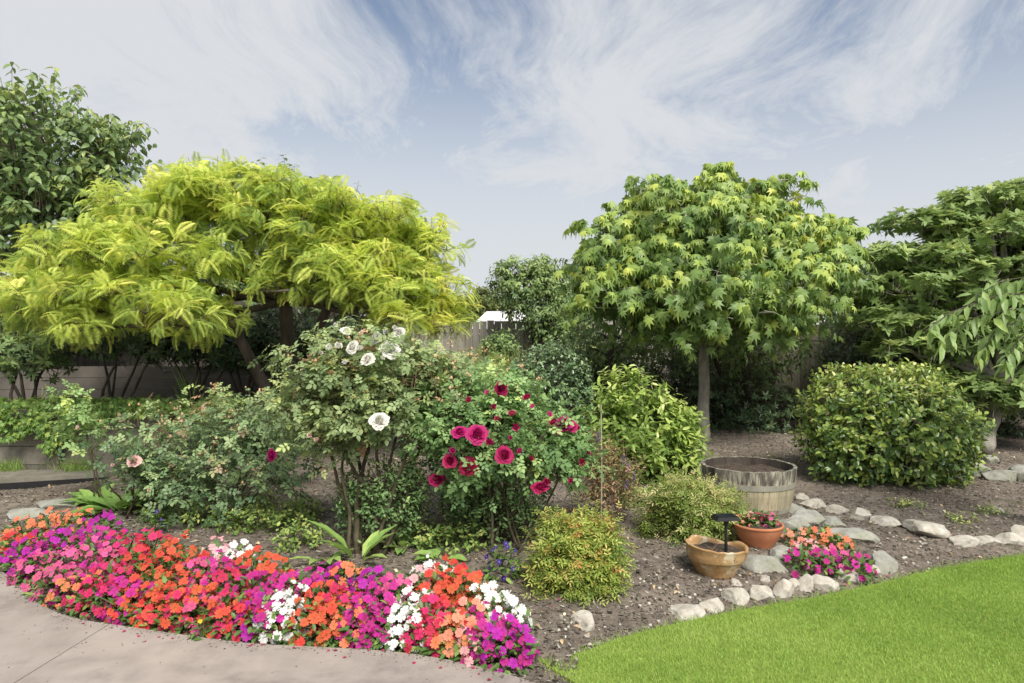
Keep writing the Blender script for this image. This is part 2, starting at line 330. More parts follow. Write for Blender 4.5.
M['soil'] = surf_mat('soil', [(.25, (.10, .080, .063)), (.5, (.195, .160, .130)), (.72, (.30, .255, .21)), (.9, (.42, .37, .32))], 14, 12, .95, .9, 45, second=[((.32, .27, .22), 1.1, .5, .68), ((.10, .12, .05), .9, .60, .78)], bdist=.02, spec=.15)
M['lawn_soil'] = surf_mat('lawn_base', [(.3, (.15, .21, .035)), (.7, (.24, .31, .06))], 20, 8, .95, .5)
M['concrete'] = surf_mat('concrete', [(.3, (.28, .235, .205)), (.5, (.345, .295, .26)), (.75, (.40, .35, .31))], 3.2, 10, .88, .35, 90, second=[((.20, .17, .15), 1.3, .50, .66), ((.43, .365, .315), .8, .52, .70), ((.16, .14, .12), 5, .66, .74)], bdist=.004)
M['wall_concrete'] = surf_mat('sleeper_concrete', [(.3, (.15, .135, .11)), (.6, (.24, .22, .18)), (.8, (.33, .31, .26))], 6, 10, .9, .5, 40, tone=.2, second=((.11, .13, .06), 3, .55, .75))
M['wood_post'] = surf_mat('post_wood', [(.3, (.12, .10, .075)), (.7, (.26, .22, .17))], 12, 8, .9, .6, 40, stretch=(1, 1, .2))
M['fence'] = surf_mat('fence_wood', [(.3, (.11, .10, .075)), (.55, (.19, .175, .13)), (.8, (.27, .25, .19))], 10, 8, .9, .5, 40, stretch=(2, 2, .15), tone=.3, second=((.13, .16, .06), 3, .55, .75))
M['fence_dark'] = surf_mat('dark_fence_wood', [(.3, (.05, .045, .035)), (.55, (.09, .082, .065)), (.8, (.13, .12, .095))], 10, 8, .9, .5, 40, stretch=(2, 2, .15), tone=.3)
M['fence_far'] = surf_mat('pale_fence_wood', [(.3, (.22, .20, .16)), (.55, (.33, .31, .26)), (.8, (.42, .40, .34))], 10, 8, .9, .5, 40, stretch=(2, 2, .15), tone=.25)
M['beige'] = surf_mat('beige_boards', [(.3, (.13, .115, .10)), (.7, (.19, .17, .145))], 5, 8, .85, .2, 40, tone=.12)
M['stone'] = surf_mat('stone', [(.28, (.27, .23, .175)), (.45, (.46, .42, .35)), (.62, (.60, .57, .50)), (.8, (.72, .70, .65))], 9, 10, .9, .8, 26, second=[((.27, .19, .12), 6, .6, .72), ((.20, .21, .17), 4, .6, .75)], bdist=.012)
M['mossy'] = surf_mat('mossy_stone', [(.28, (.20, .19, .16)), (.5, (.36, .355, .31)), (.8, (.52, .51, .45))], 8, 10, .9, .8, 26, second=((.20, .21, .11), 4, .52, .75), bdist=.012)
M['terra'] = surf_mat('terracotta', [(.3, (.42, .155, .075)), (.6, (.52, .21, .105)), (.8, (.58, .28, .16))], 7, 8, .75, .15, 50)
M['terra_old'] = surf_mat('weathered_terracotta', [(.3, (.30, .16, .07)), (.5, (.45, .27, .12)), (.7, (.55, .40, .22)), (.85, (.62, .52, .34))], 7, 8, .85, .5, 30, second=[((.66, .56, .40), 9, .55, .62), ((.17, .11, .06), 7, .62, .7), ((.30, .33, .17), 4, .62, .75)])
M['pot_soil'] = surf_mat('pot_soil', [(.3, (.04, .03, .022)), (.7, (.12, .09, .065))], 30, 8, .95, 1, 60)
M['black'] = surf_mat('black_plastic', [(.3, (.012, .012, .013)), (.7, (.02, .02, .021))], 30, 3, .4, .05, 60, spec=.5)
M['hoop'] = surf_mat('galvanised_hoop', [(.3, (.27, .26, .21)), (.7, (.40, .385, .32))], 9, 8, .6, .2, 60, second=((.22, .13, .07), 8, .6, .72))
M['roof'] = surf_mat('white_roof', [(.3, (.66, .65, .64)), (.7, (.78, .77, .76))], 3, 3, .7, .05)
M['roof_trim'] = surf_mat('grey_trim', [(.3, (.30, .30, .30)), (.7, (.4, .4, .4))], 3, 3, .7, .05)
M['stake'] = surf_mat('bamboo', [(.3, (.30, .27, .19)), (.7, (.48, .45, .36))], 20, 3, .7, .2)
M['chips'] = leaf_mat('wood_chips', [(0, (.03, .024, .02)), (.5, (.105, .088, .076)), (.85, (.24, .21, .19)), (1, (.44, .42, .40))], .9, .1, 0)

# barrel staves: weathered grey wood, dark streaks running down from the rim
def barrel_mat():
    m, nt, N, L = mat_new('barrel_wood')
    tc = N.new('ShaderNodeTexCoord'); mp = N.new('ShaderNodeMapping'); mp.inputs['Scale'].default_value = (11, 11, 1.6); L.new(tc.outputs['Object'], mp.inputs[0])
    nz = N.new('ShaderNodeTexNoise'); nz.inputs['Scale'].default_value = 3; nz.inputs['Detail'].default_value = 8; nz.inputs['Roughness'].default_value = .7; L.new(mp.outputs[0], nz.inputs['Vector'])
    sx = N.new('ShaderNodeSeparateXYZ'); L.new(tc.outputs['Object'], sx.inputs[0])
    r1 = ramp(N, [(.3, (.33, .28, .175)), (.55, (.47, .415, .28)), (.75, (.56, .51, .37))]); L.new(nz.outputs[0], r1.inputs[0])
    r2 = ramp(N, [(.34, (.05, .042, .034)), (.48, (.15, .13, .105)), (.56, (.33, .31, .24)), (.66, (.55, .52, .43))]); L.new(nz.outputs[0], r2.inputs[0])
    mr = N.new('ShaderNodeMapRange'); mr.interpolation_type = 'SMOOTHSTEP'; ad = N.new('ShaderNodeMath'); ad.operation = 'MULTIPLY_ADD'; L.new(nz.outputs[0], ad.inputs[0]); ad.inputs[1].default_value = -.3; L.new(sx.outputs[2], ad.inputs[2])
    L.new(ad.outputs[0], mr.inputs[0]); mr.inputs[1].default_value = .06; mr.inputs[2].default_value = .13
    mx = N.new('ShaderNodeMix'); mx.data_type = 'RGBA'; L.new(mr.outputs[0], mx.inputs['Factor']); L.new(r1.outputs[0], mx.inputs['A']); L.new(r2.outputs[0], mx.inputs['B'])
    at_ = N.new('ShaderNodeAttribute'); at_.attribute_name = 'tone'; m3 = N.new('ShaderNodeMapRange'); L.new(at_.outputs['Fac'], m3.inputs[0]); m3.inputs[3].default_value = .75; m3.inputs[4].default_value = 1.2
    hs = N.new('ShaderNodeHueSaturation'); L.new(mx.outputs['Result'], hs.inputs['Color']); L.new(m3.outputs[0], hs.inputs['Value'])
    p = N.new('ShaderNodeBsdfPrincipled'); p.inputs['Roughness'].default_value = .9; L.new(hs.outputs[0], p.inputs['Base Color'])
    b = N.new('ShaderNodeBump'); b.inputs['Strength'].default_value = .6; b.inputs['Distance'].default_value = .01; L.new(nz.outputs[0], b.inputs['Height']); L.new(b.outputs[0], p.inputs['Normal'])
    o = N.new('ShaderNodeOutputMaterial'); L.new(p.outputs[0], o.inputs[0]); return m
M['barrel'] = barrel_mat()
M['wet_wood'] = surf_mat('damp_stained_wood', [(.3, (.035, .028, .022)), (.7, (.09, .075, .06))], 12, stretch=(2, 2, .4))

# ------------------------------------------------------------------ ground, pavement, lawn
def axis(a, b, step, lo, hi):
    mid = np.arange(a, b + 1e-6, step); n = 14
    g = np.geomspace(step, 1, n)
    left = a - (a - lo) * np.geomspace(.003, 1, n)[::-1]; right = b + (hi - b) * np.geomspace(.003, 1, n)
    return np.concatenate([left, mid, right])
gx = axis(-8, 8.5, .07, -500, 500); gy = axis(2.4, 12, .07, -300, 700)
XX, YY = np.meshgrid(gx, gy); ZZ = gz(XX, YY)
g = MB(); nx, ny = len(gx), len(gy)
idx = np.arange(nx * ny).reshape(ny, nx)
F = np.stack([idx[:-1, :-1], idx[:-1, 1:], idx[1:, 1:], idx[1:, :-1]], -1).reshape(-1, 4)
g.add(np.stack([XX, YY, ZZ], -1).reshape(-1, 3), F.tolist())
props(g.obj('ground', M['soil'], smooth=True), kind='structure')

def slab(name, top_pts, z, th, mat):
    b = MB(); n = len(top_pts)
    V = [(x, y, z) for x, y in top_pts] + [(x, y, z - th) for x, y in top_pts]
    F = [tuple(range(n))[::-1] if False else tuple(range(n))] + [(i, i + n, (i + 1) % n + n, (i + 1) % n) for i in range(n)]
    b.add(V, F); return b.obj(name, mat)
def smooth_line(P, k=6):
    P = np.array(P, float); t = np.arange(len(P)); tt = np.linspace(0, len(P) - 1, (len(P) - 1) * k + 1)
    Q = np.empty((len(tt), 2))
    for d in (0, 1):
        m = np.gradient(P[:, d]); i = np.clip(tt.astype(int), 0, len(P) - 2); s = tt - i
        Q[:, d] = (2 * s**3 - 3 * s**2 + 1) * P[i, d] + (s**3 - 2 * s**2 + s) * m[i] + (-2 * s**3 + 3 * s**2) * P[i + 1, d] + (s**3 - s**2) * m[i + 1]
    return Q
pe = smooth_line(PAVE); jx = -2.12
A = [tuple(p) for p in pe if p[0] < jx]; B = [tuple(p) for p in pe if p[0] > jx]
jp = (jx, float(np.interp(jx, pe[:, 0], pe[:, 1])))
jd = np.array([-.08, -1.]); e1 = (jp[0] + jd[0] * 12, jp[1] - 12)
props(slab('pavement', [(-9, -9)] + [(e1[0] - .003, e1[1])] + [(jp[0] - .003, jp[1])] + A[::-1], .012, .05, M['concrete']), kind='structure')
props(slab('pavement', [(e1[0] + .003, e1[1]), (.55, e1[1]), (.5, 2.3)] + B[::-1] + [(jp[0] + .003, jp[1])], .012, .05, M['concrete']), kind='structure')
le = smooth_line(LAWN)
lawn_pts = [(.62, -8), (12, -8), (12, 5.9)] + [tuple(p) for p in le[::-1]] + [(.58, 2.2)]
props(slab('lawn', lawn_pts, .01, .04, M['lawn_soil']), kind='structure')
# grass blades
def inside(x, y):
    px_, py_ = np.array(lawn_pts).T; c = np.zeros(len(x), bool); j = len(px_) - 1
    for i in range(len(px_)):
        cond = ((py_[i] > y) != (py_[j] > y)) & (x < (px_[j] - px_[i]) * (y - py_[i]) / (py_[j] - py_[i] + 1e-12) + px_[i]); c ^= cond; j = i
    return c
def grass():
    r = np.random.default_rng(3); n = 520000
    y = 2.4 + 3.2 * r.random(n) ** .9; x = r.uniform(.0, 6.2, n)
    jx_, jy_ = r.normal(0, .03, (2, n)); k = inside(x + jx_, y + jy_) & (x < y * .95 + .3); x, y = x[k], y[k]; n = len(x)
    pos = np.stack([x, y, np.full(n, .008)], 1)
    q = np.stack([x * 1.3, y * 3.2, x * 0], 1); q2 = np.stack([x * 5, y * 5, x * 0], 1)
    lean = np.stack([r.normal(0, .45, n), r.normal(0, .45, n), np.full(n, 1.)], 1)
    nh = np.stack([r.normal(0, 1, n), r.normal(0, 1, n), np.full(n, .3)], 1)
    tone = .5 + .22 * noise3(q) + .10 * noise3(q2) + r.normal(0, .12, n); tone = np.where(r.random(n) < .012 + .10 * np.clip(noise3(q * 1.7 + 4) - .55, 0, 1), .97, np.minimum(tone, .9))
    T = ([(-.09, 0, 0), (.09, 0, 0), (.05, .6, .04), (0, 1, .16)], [(0, 1, 2), (0, 2, 3)])
    o = inst_obj('grass', None, T, pos, lean, nh, r.uniform(.011, .024, n), tone, M['grass'])
    props(o, 'short mown bright green grass of the curved lawn', 'grass', kind='stuff')
grass()

# wood chips and litter on the beds
def chips():
    r = np.random.default_rng(8); n = 70000
    y = 2.95 + 7 * r.random(n) ** 1.3; x = r.uniform(-.95, 1, n) * (y * .8 + .5)
    d = y - np.interp(x, _bx, _by); k = (d > .03) & (r.random(n) < 1.) & ((x < 9) | (d > .1)); x, y = x[k], y[k]; n = len(x)
    pos = np.stack([x, y, gz(x, y) + .004], 1)
    f = np.stack([r.normal(0, 1, n), r.normal(0, 1, n), r.normal(0, .22, n)], 1); nh = np.stack([r.normal(0, .25, n), r.normal(0, .25, n), np.ones(n)], 1)
    T = ([(-.2, 0, 0), (.18, .05, 0), (.24, .9, 0), (-.14, 1, 0), (-.15, .1, .14), (.15, .12, .14), (.18, .8, .14), (-.1, .9, .14)], [(4, 5, 6, 7), (0, 1, 5, 4), (1, 2, 6, 5), (2, 3, 7, 6), (3, 0, 4, 7)])
    s = r.uniform(.007, .026, n) * (1 + .9 * (r.random(n) < .10))
    o = inst_obj('bark_mulch', None, T, pos, f, nh, s, np.clip(r.beta(1.7, 2.7, n), 0, 1), M['chips'], sx=r.uniform(.5, 1.8, n)); props(o, 'coarse brown bark chips and grit strewn over the beds', 'mulch', kind='stuff')
    x = np.concatenate([r.uniform(-4.2, .3, 900), r.uniform(-4, .3, 160)]); m_ = len(x); d = np.concatenate([-np.abs(r.normal(0, .035, 900)), -np.abs(r.normal(0, .4, 160))]); y = np.interp(x, _bx, _by) + d
    k = y > 2.3; x, y = x[k], y[k]; m_ = len(x); f = np.stack([r.normal(0, 1, m_), r.normal(0, 1, m_), r.normal(0, .1, m_)], 1); nh = np.stack([r.normal(0, .2, m_), r.normal(0, .2, m_), np.ones(m_)], 1)
    o = inst_obj('spilled_grit', None, T, np.stack([x, y, np.full(m_, .013)], 1), f, nh, r.uniform(.003, .012, m_), np.clip(r.beta(1.7, 2.7, m_), 0, 1), M['chips'], sx=r.uniform(.5, 1.5, m_)); props(o, 'bits of soil and bark spilled onto the pavement edge', 'grit', kind='stuff')
    n = 1500; y = 3.3 + 6.5 * r.random(n) ** 1.2; x = r.uniform(-.9, 1, n) * (y * .78); d = y - np.interp(x, _bx, _by); k = d > .06; x, y = x[k], y[k]; n = len(x)
    pos = np.stack([x, y, gz(x, y) + .012], 1); f = np.stack([r.normal(0, 1, n), r.normal(0, 1, n), r.normal(0, .3, n)], 1); nh = np.stack([r.normal(0, .4, n), r.normal(0, .4, n), np.ones(n)], 1)
    o = inst_obj('leaf_litter', None, lens(.5, .2, .3), pos, f, nh, r.uniform(.02, .05, n), r.random(n), M['dry']); props(o, 'dry brown leaves fallen over the garden soil', 'dead leaves', kind='stuff')
chips()

# ------------------------------------------------------------------ fences, walls, roof behind
def fence(name, p0, p1, z0, z1, mat, label, bw=.15, post_every=2.2, seed=1, front=1):
    r = np.random.default_rng(seed); p0 = np.array(p0, float); p1 = np.array(p1, float); L = np.linalg.norm(p1 - p0); d = (p1 - p0) / L; nrm_ = np.array([d[1], -d[0]]) * front
    root = empty(name, (*((p0 + p1) / 2), z0), label, 'fence'); rz = math.atan2(d[1], d[0])
    b = MB(); n = int(L / bw)
    for i in range(n):
        c = p0 + d * (i + .5) * bw; h = z1 - z0 + r.normal(0, .008)
        b.box((*(c + nrm_ * r.normal(0, .002)), z0 + h / 2), (bw - .008, .022, h), rz + r.normal(0, .006), r.random())
    b.obj('board_panel', mat, root)
    for k in range(3):
        rb = MB(); zc = z0 + .25 + k * (z1 - z0 - .45) / 2; c = (p0 + p1) / 2 - nrm_ * .045; rb.box((*c, zc), (L, .05, .08), rz, .3); rb.obj('rail', mat, root)
    for i in range(int(L / post_every) + 1):
        pb = MB(); c = p0 + d * min(i * post_every + .05, L - .05) - nrm_ * .12; pb.box((*c, (z0 + z1) / 2 - .06), (.1, .1, z1 - z0), rz, .4); pb.obj('post', mat, root)
    return root
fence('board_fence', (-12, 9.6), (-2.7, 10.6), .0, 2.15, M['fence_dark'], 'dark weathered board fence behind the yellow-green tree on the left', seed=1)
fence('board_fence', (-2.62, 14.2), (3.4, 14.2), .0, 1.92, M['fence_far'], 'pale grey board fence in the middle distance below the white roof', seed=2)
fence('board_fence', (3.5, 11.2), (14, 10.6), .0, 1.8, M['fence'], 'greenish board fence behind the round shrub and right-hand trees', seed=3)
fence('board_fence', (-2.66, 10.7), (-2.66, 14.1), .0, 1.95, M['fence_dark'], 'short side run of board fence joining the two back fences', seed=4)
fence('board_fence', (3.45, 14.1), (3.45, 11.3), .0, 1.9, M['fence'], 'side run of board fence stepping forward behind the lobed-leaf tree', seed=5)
# beige low board wall at the back of the raised bed
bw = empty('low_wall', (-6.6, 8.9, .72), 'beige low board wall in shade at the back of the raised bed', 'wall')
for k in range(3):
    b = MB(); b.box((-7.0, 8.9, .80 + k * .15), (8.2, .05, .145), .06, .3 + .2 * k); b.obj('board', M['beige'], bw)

# raised bed: sleeper retaining wall
rw = empty('retaining_wall', (-4.6, 7.2, .0), 'grey concrete sleeper retaining wall with upright posts, ivy spilling over it', 'wall')
def ret_line(x): return 7.25 + .02 * (x + 4)
r = np.random.default_rng(2)
for k in range(4):
    for i in range(6):
        x0 = -9.4 + i * 1.15; b = MB(); b.box((x0 + .575, 7.25, .10 + k * .195), (1.09, .07, .188), 0, r.random()); b.obj('sleeper', M['wall_concrete'], rw)
for i in range(7):
    x0 = -9.4 + i * 1.15; b = MB(); b.box((x0, 7.19, .39), (.13, .1, .84), 0, .5); b.obj('post', M['wood_post'], rw)
for k in range(4):
    b = MB(); b.box((-2.5, 8.9, .10 + k * .195), (.07, 3.2, .188), 0, r.random()); b.obj('sleeper', M['wall_concrete'], rw)
b = MB(); xs = np.linspace(-13, -2.55, 90); ys = np.linspace(7.29, 9.75, 24); X2, Y2 = np.meshgrid(xs, ys); Z2 = .70 + .03 * noise3(np.stack([X2 * 2, Y2 * 2, X2 * 0], -1))
i2 = np.arange(X2.size).reshape(X2.shape); b.add(np.stack([X2, Y2, Z2], -1).reshape(-1, 3), np.stack([i2[:-1, :-1], i2[:-1, 1:], i2[1:, 1:], i2[1:, :-1]], -1).reshape(-1, 4).tolist())
props(b.obj('raised_bed', M['soil'], smooth=True), kind='structure')
# concrete strip in front of the wall + dark edging
props(slab('path', [(-9.5, 6.4), (-5.2, 6.55), (-4.15, 6.95), (-4.1, 7.14), (-9.5, 7.14)], .16, .3, M['wall_concrete']), kind='structure')
ed = MB(); P = np.array([(-9.5, 6.37), (-5.2, 6.52), (-4.1, 6.93)]);
for i in range(2):
    c = (P[i] + P[i + 1]) / 2; dd = P[i + 1] - P[i]; ed.box((*c, .075), (np.linalg.norm(dd), .012, .10), math.atan2(dd[1], dd[0]))
props(ed.obj('garden_edging', M['black'], origin=(-5.2, 6.5, 0)), 'thin dark edging strip beside the concrete strip below the sleeper wall', 'edging')

# neighbour's house with white roof
hs_ = empty('neighbour_house', (-.3, 21, 0), 'white gabled roof of a low building beyond the pale back fence', 'building')
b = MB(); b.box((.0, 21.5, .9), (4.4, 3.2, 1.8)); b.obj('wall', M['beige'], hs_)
b = MB(); x0, x1, ya, yb = -1.35, 2.5, 19.6, 23.4
V = [(x0, ya, 1.78), (x1, ya, 1.78), (x1 - .4, 21.5, 2.45), (x0 + .55, 21.5, 2.45), (x0, yb, 1.78), (x1, yb, 1.78)]
V2 = [(a, b_, c - .07) for a, b_, c in V]
b.add(V + V2, [(0, 1, 2, 3), (3, 2, 5, 4), (0, 3, 4), (1, 5, 2), (0, 6, 7, 1), (1, 7, 11, 5), (5, 11, 10, 4), (4, 10, 6, 0)]); rf = b.obj('roof', M['roof'], hs_)
b = MB(); b.box(((x0 + x1) / 2, ya - .04, 1.74), (x1 - x0 + .1, .09, .1)); b.obj('gutter', M['roof_trim'], rf)
h2 = empty('neighbour_house', (10, 24, 0), 'far white roof glimpsed between the right-hand trees', 'building')
b = MB(); b.box((11, 25.5, 1.0), (7, 5, 2.0)); b.obj('wall', M['beige'], h2)
b = MB(); V = [(7.2, 22.6, 1.95), (14.8, 22.6, 1.95), (14.0, 25.5, 3.0), (8.2, 25.5, 3.0), (7.2, 28.4, 1.95), (14.8, 28.4, 1.95)]; V2 = [(a, b_, c - .07) for a, b_, c in V]
b.add(V + V2, [(0, 1, 2, 3), (3, 2, 5, 4), (0, 3, 4), (1, 5, 2), (0, 6, 7, 1), (1, 7, 11, 5), (5, 11, 10, 4), (4, 10, 6, 0)]); b.obj('roof', M['roof'], h2)

# ------------------------------------------------------------------ foliage engine
def lobe(px, py, Y, rx, ry, depth=.8):
    "an ellipsoid of foliage: centre seen at a pixel at distance Y, half sizes in pixels there"
    c = at(px, py, Y); k = Y / FPX; return [*c, rx * k, rx * k * depth, ry * k]
def twigs(lobes, n, shell=.35, amp=.16, freq=2.2, gap=-2., gapf=1.6, zmin=None, seed=0, low=-1.0):
    r = np.random.default_rng(seed); Lb = np.array(lobes, float); wgt = (Lb[:, 3] * Lb[:, 5]) ** .9; wgt /= wgt.sum()
    li = r.choice(len(Lb), n, p=wgt); u = nrm(r.normal(size=(n, 3)))
    u[:, 2] = np.where(u[:, 2] < low, -u[:, 2], u[:, 2]); c = Lb[li, :3]; Rr = Lb[li, 3:]
    rad = 1 - np.abs(r.normal(0, shell, n)); rad = np.clip(rad, .15, 1.1)
    lump = 1 + amp * noise3(u * freq + li[:, None] * 3.7 + seed)
    P = c + u * Rr * (rad * lump)[:, None]
    nn = nrm(u / Rr); k = noise3(P * gapf + seed * 1.3) > gap
    if zmin is not None: k &= P[:, 2] > zmin
    return P[k], nn[k], rad[k], li[k]
def sub(lobes, area, size, seed, flat=.7, keep=.0):
    "break big lobes of a crown into bunches of foliage sitting on their surfaces"
    r = np.random.default_rng(seed); out = []
    for lb in lobes:
        rx, ry, rz = lb[3:]; n = max(3, int(4 * math.pi * ((rx * ry) ** 1.6 / 3 + (rx * rz) ** 1.6 / 3 + (ry * rz) ** 1.6 / 3) ** (1 / 1.6) / area))
        for i in range(n):
            z = 1 - (i + .5) / n * 1.72; a = i * 2.4 + r.uniform(0, 1); q = math.sqrt(max(0, 1 - z * z)); u = np.array([math.cos(a) * q, math.sin(a) * q, z]) + r.normal(0, .12, 3); k = r.uniform(.62, 1.0)
            sz = size * r.uniform(.65, 1.35); sz = min(sz, .8 * min(rx, rz) + .05)
            out.append([*(np.array(lb[:3]) + u * k * np.array([rx, ry, rz])), sz, sz, sz * flat])
        if keep: out.append([*lb[:3], rx * keep, ry * keep, rz * keep])
    return out
def leaves(P, nn, rad, per, tl, size, templ, mat, parent, name='foliage', out=1., up=.4, jit=.5, droop=.3, side=1., along=.6, nup=.7, tone0=.35, tr=.14, tcl=.14, tup=.25, tip=0., seed=0, wood=None, smooth=False, face=.5):
    r = np.random.default_rng(seed + 100); n = len(P)
    d = nrm(nn * out + np.array([0, 0, up]) + r.normal(0, jit, (n, 3)))
    ref = nrm(np.cross(d, r.normal(size=(n, 3)))); ref2 = np.cross(d, ref)
    tw = r.normal(0, tcl, n); L = tl * r.uniform(.65, 1.3, n)
    sag = np.array([0, 0, -1.])
    PP = []; FF = []; NN = []; SS = []; TT = []
    for j in range(per):
        t = (j + .6) / per; a = j * 2.4 + r.normal(0, .35, n)
        radial = ref * np.cos(a)[:, None] + ref2 * np.sin(a)[:, None]
        p = P + d * (L * t)[:, None] + sag * (L * t * t * droop * .5)[:, None]
        f = nrm(d * along + radial * side + sag * droop + r.normal(0, .18, (n, 3)))
        nh = nrm(np.array([0, 0, nup]) + nn * face + r.normal(0, .28, (n, 3)))
        PP.append(p); FF.append(f); NN.append(nh); SS.append(size * r.uniform(.65, 1.12, n) * (1 - .25 * t * (per > 3)))
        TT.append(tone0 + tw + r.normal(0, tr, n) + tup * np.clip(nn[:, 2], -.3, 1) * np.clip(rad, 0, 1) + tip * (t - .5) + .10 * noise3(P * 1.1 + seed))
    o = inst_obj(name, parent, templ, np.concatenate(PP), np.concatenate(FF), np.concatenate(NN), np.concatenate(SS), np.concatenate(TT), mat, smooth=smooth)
    if wood is not None:
        V = []; m = 3; ends = P + d * L[:, None] * .95 + sag * (L * droop * .45)[:, None]; st = P - d * L[:, None] * .5
        a = np.arange(3) * 2.094
        w0 = wood[1]
        ring = lambda c, rr: c[:, None] + rr * (np.cos(a)[None, :, None] * ref[:, None] + np.sin(a)[None, :, None] * ref2[:, None])
        VV = np.concatenate([ring(st, w0), ring(P, w0 * .8), ring(ends, w0 * .45)], 1)
        Ft = np.array([(0, 1, 4, 3), (1, 2, 5, 4), (2, 0, 3, 5), (3, 4, 7, 6), (4, 5, 8, 7), (5, 3, 6, 8)])
        wood[0].add(VV.reshape(-1, 3), (Ft[None] + (np.arange(n) * 9)[:, None, None]).reshape(-1, 4).tolist(), .5)
    return o
def limb(b, p0, p1, r0, r1, wob=.08, seg=7, n=7, seed=0, bow=0.):
    r = np.random.default_rng(seed); t = np.linspace(0, 1, n); p0 = np.array(p0, float); p1 = np.array(p1, float)
    P = p0[None] + (p1 - p0)[None] * t[:, None]; L = np.linalg.norm(p1 - p0); P[1:-1] += r.normal(0, wob * L * .35, (n - 2, 3)); P[:, 2] += bow * np.sin(t * math.pi) * L
    # smooth
    Q = P.copy(); Q[1:-1] = (P[:-2] + 2 * P[1:-1] + P[2:]) / 4
    b.tube(Q, r0 + (r1 - r0) * t ** .8, seg); return Q
def branch_to(b, trunk_pts, targets, r0, r1, n=5, seed=0, wob=.1):
    r = np.random.default_rng(seed)
    for i, q in enumerate(targets):
        d = np.linalg.norm(trunk_pts - q, axis=1) + .8 * np.maximum(0, trunk_pts[:, 2] - q[2] + .05); s = trunk_pts[np.argmin(d)]
        limb(b, s, q, r0, r1, wob, 5, n, seed * 100 + i, .05)

print('materials and ground built')

# ------------------------------------------------------------------ trees
def tree(name, label, base, trunk_top, r0, lobes, nt, tw, lv, barkm, leafm, group=None, bunch=None, nbr=40, split=None, extra_trunk=None, br=.03, cat='tree'):
    t = empty(name, base, label, cat, group)
    tb = MB(); pts = limb(tb, base - np.array([0, 0, .05]), trunk_top, r0, r0 * .7, .018 if 'lobed' in name else .06, 10, 9, 3); allp = [pts]
    if extra_trunk:
        for (a, b_, ra, rb) in extra_trunk:
            if a[2] < 1.0:
                eb = MB(); allp.append(limb(eb, a, b_, ra, rb, .1, 8, 8, int(ra * 1000))); eb.obj('trunk', barkm, t, smooth=True)
            else: eb = MB(); allp.append(limb(eb, a, b_, ra, rb, .1, 8, 8, int(ra * 1000))); eb.obj('limb', barkm, t, smooth=True)
    for i, lb in enumerate(lobes):
        top = pts[-1]
        allp.append(limb(tb, top, np.array(lb[:3]) + np.array([0, 0, -lb[5] * .2]), r0 * .5, r0 * .2, .1, 7, 7, 20 + i, .03))
    tb.obj('trunk', barkm, t, smooth=True)
    P, nn, rad, li = twigs(sub(lobes, *bunch) if bunch else lobes, nt, **tw)
    wb = MB(); skel = np.concatenate(allp); pick = np.random.default_rng(4).choice(len(P), min(nbr, len(P)), replace=False)
    branch_to(wb, skel, P[pick], br, .005, 5, 7)
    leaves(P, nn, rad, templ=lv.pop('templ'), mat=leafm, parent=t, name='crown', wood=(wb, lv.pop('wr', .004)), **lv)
    wb.obj('branches', barkm, t)
    return t

# yellow-green feathery tree: wide umbrella crown over the left half
Yl = 7.4
yl = [lobe(60, 306, 6.9, 75, 28), lobe(125, 270, 6.9, 85, 42), lobe(150, 318, 6.6, 78, 32), lobe(215, 208, 7.5, 88, 38), lobe(165, 215, 7.4, 58, 26), lobe(262, 222, 7.4, 62, 36), lobe(190, 260, 7.0, 62, 34), lobe(300, 235, 7.3, 60, 48),
      lobe(315, 285, 7.0, 42, 34), lobe(350, 270, 7.2, 52, 52), lobe(375, 248, 7.5, 46, 40), lobe(410, 262, 7.5, 38, 34), lobe(432, 308, 7.3, 30, 42), lobe(398, 306, 7.1, 42, 40), lobe(440, 326, 7.2, 20, 22), lobe(430, 243, 7.6, 18, 16), lobe(375, 222, 7.6, 12, 12)]
tree('feathery_tree', 'wide yellow-green tree with feathery leaflets arching over the left side', np.array([*at(292, 400, 7.9)[:2], .72]), at(285, 300, 7.8), .10, yl, 3300,
     dict(shell=.25, amp=.1, gap=-1.2, gapf=2.2, seed=2, low=-.2), dict(templ=frond(), per=4, tl=.14, size=.215, out=1.1, up=.15, jit=.3, droop=.42, side=.85, along=.7, nup=.8, face=.8, tone0=.47, tr=.10, tcl=.21, tup=.30, wr=.004, seed=1),
     M['bark'], M['yellow'], nbr=150, bunch=(.24, .21, 3, .6, 0), extra_trunk=[(np.array([*at(300, 400, 8.0)[:2], .72]), at(330, 300, 7.7), .07, .05), (np.array([*at(275, 400, 8.0)[:2], .72]), at(215, 290, 7.5), .08, .05), (at(215, 290, 7.5), at(120, 295, 7.0), .05, .02), (at(330, 300, 7.7), at(430, 290, 7.6), .05, .03)])

# tall dark tree top-left
ll = [lobe(45, 150, 9.0, 68, 52), lobe(98, 178, 9.0, 30, 42), lobe(20, 210, 8.8, 75, 55), lobe(85, 225, 8.8, 36, 50), lobe(35, 275, 8.8, 75, 45), lobe(-45, 180, 9, 70, 75), lobe(96, 155, 9.1, 14, 22)]
tree('broadleaf_tree', 'tall dark green broadleaf tree with reddish tips at the far left', np.array([*at(30, 400, 9.1)[:2], .7]), at(40, 300, 9.1), .13, ll, 1250,
     dict(shell=.28, amp=.16, gap=-.8, seed=5), dict(templ=lens(.46, .14, .3), per=9, tl=.50, size=.165, out=.6, up=1.1, jit=.25, droop=.9, side=.8, along=.6, nup=.6, tone0=.56, tr=.12, tcl=.12, tup=.32, tip=.25, wr=.005, seed=5),
     M['bark'], M['left_tree'], nbr=60, bunch=(.45, .36, 5, .9, 0))
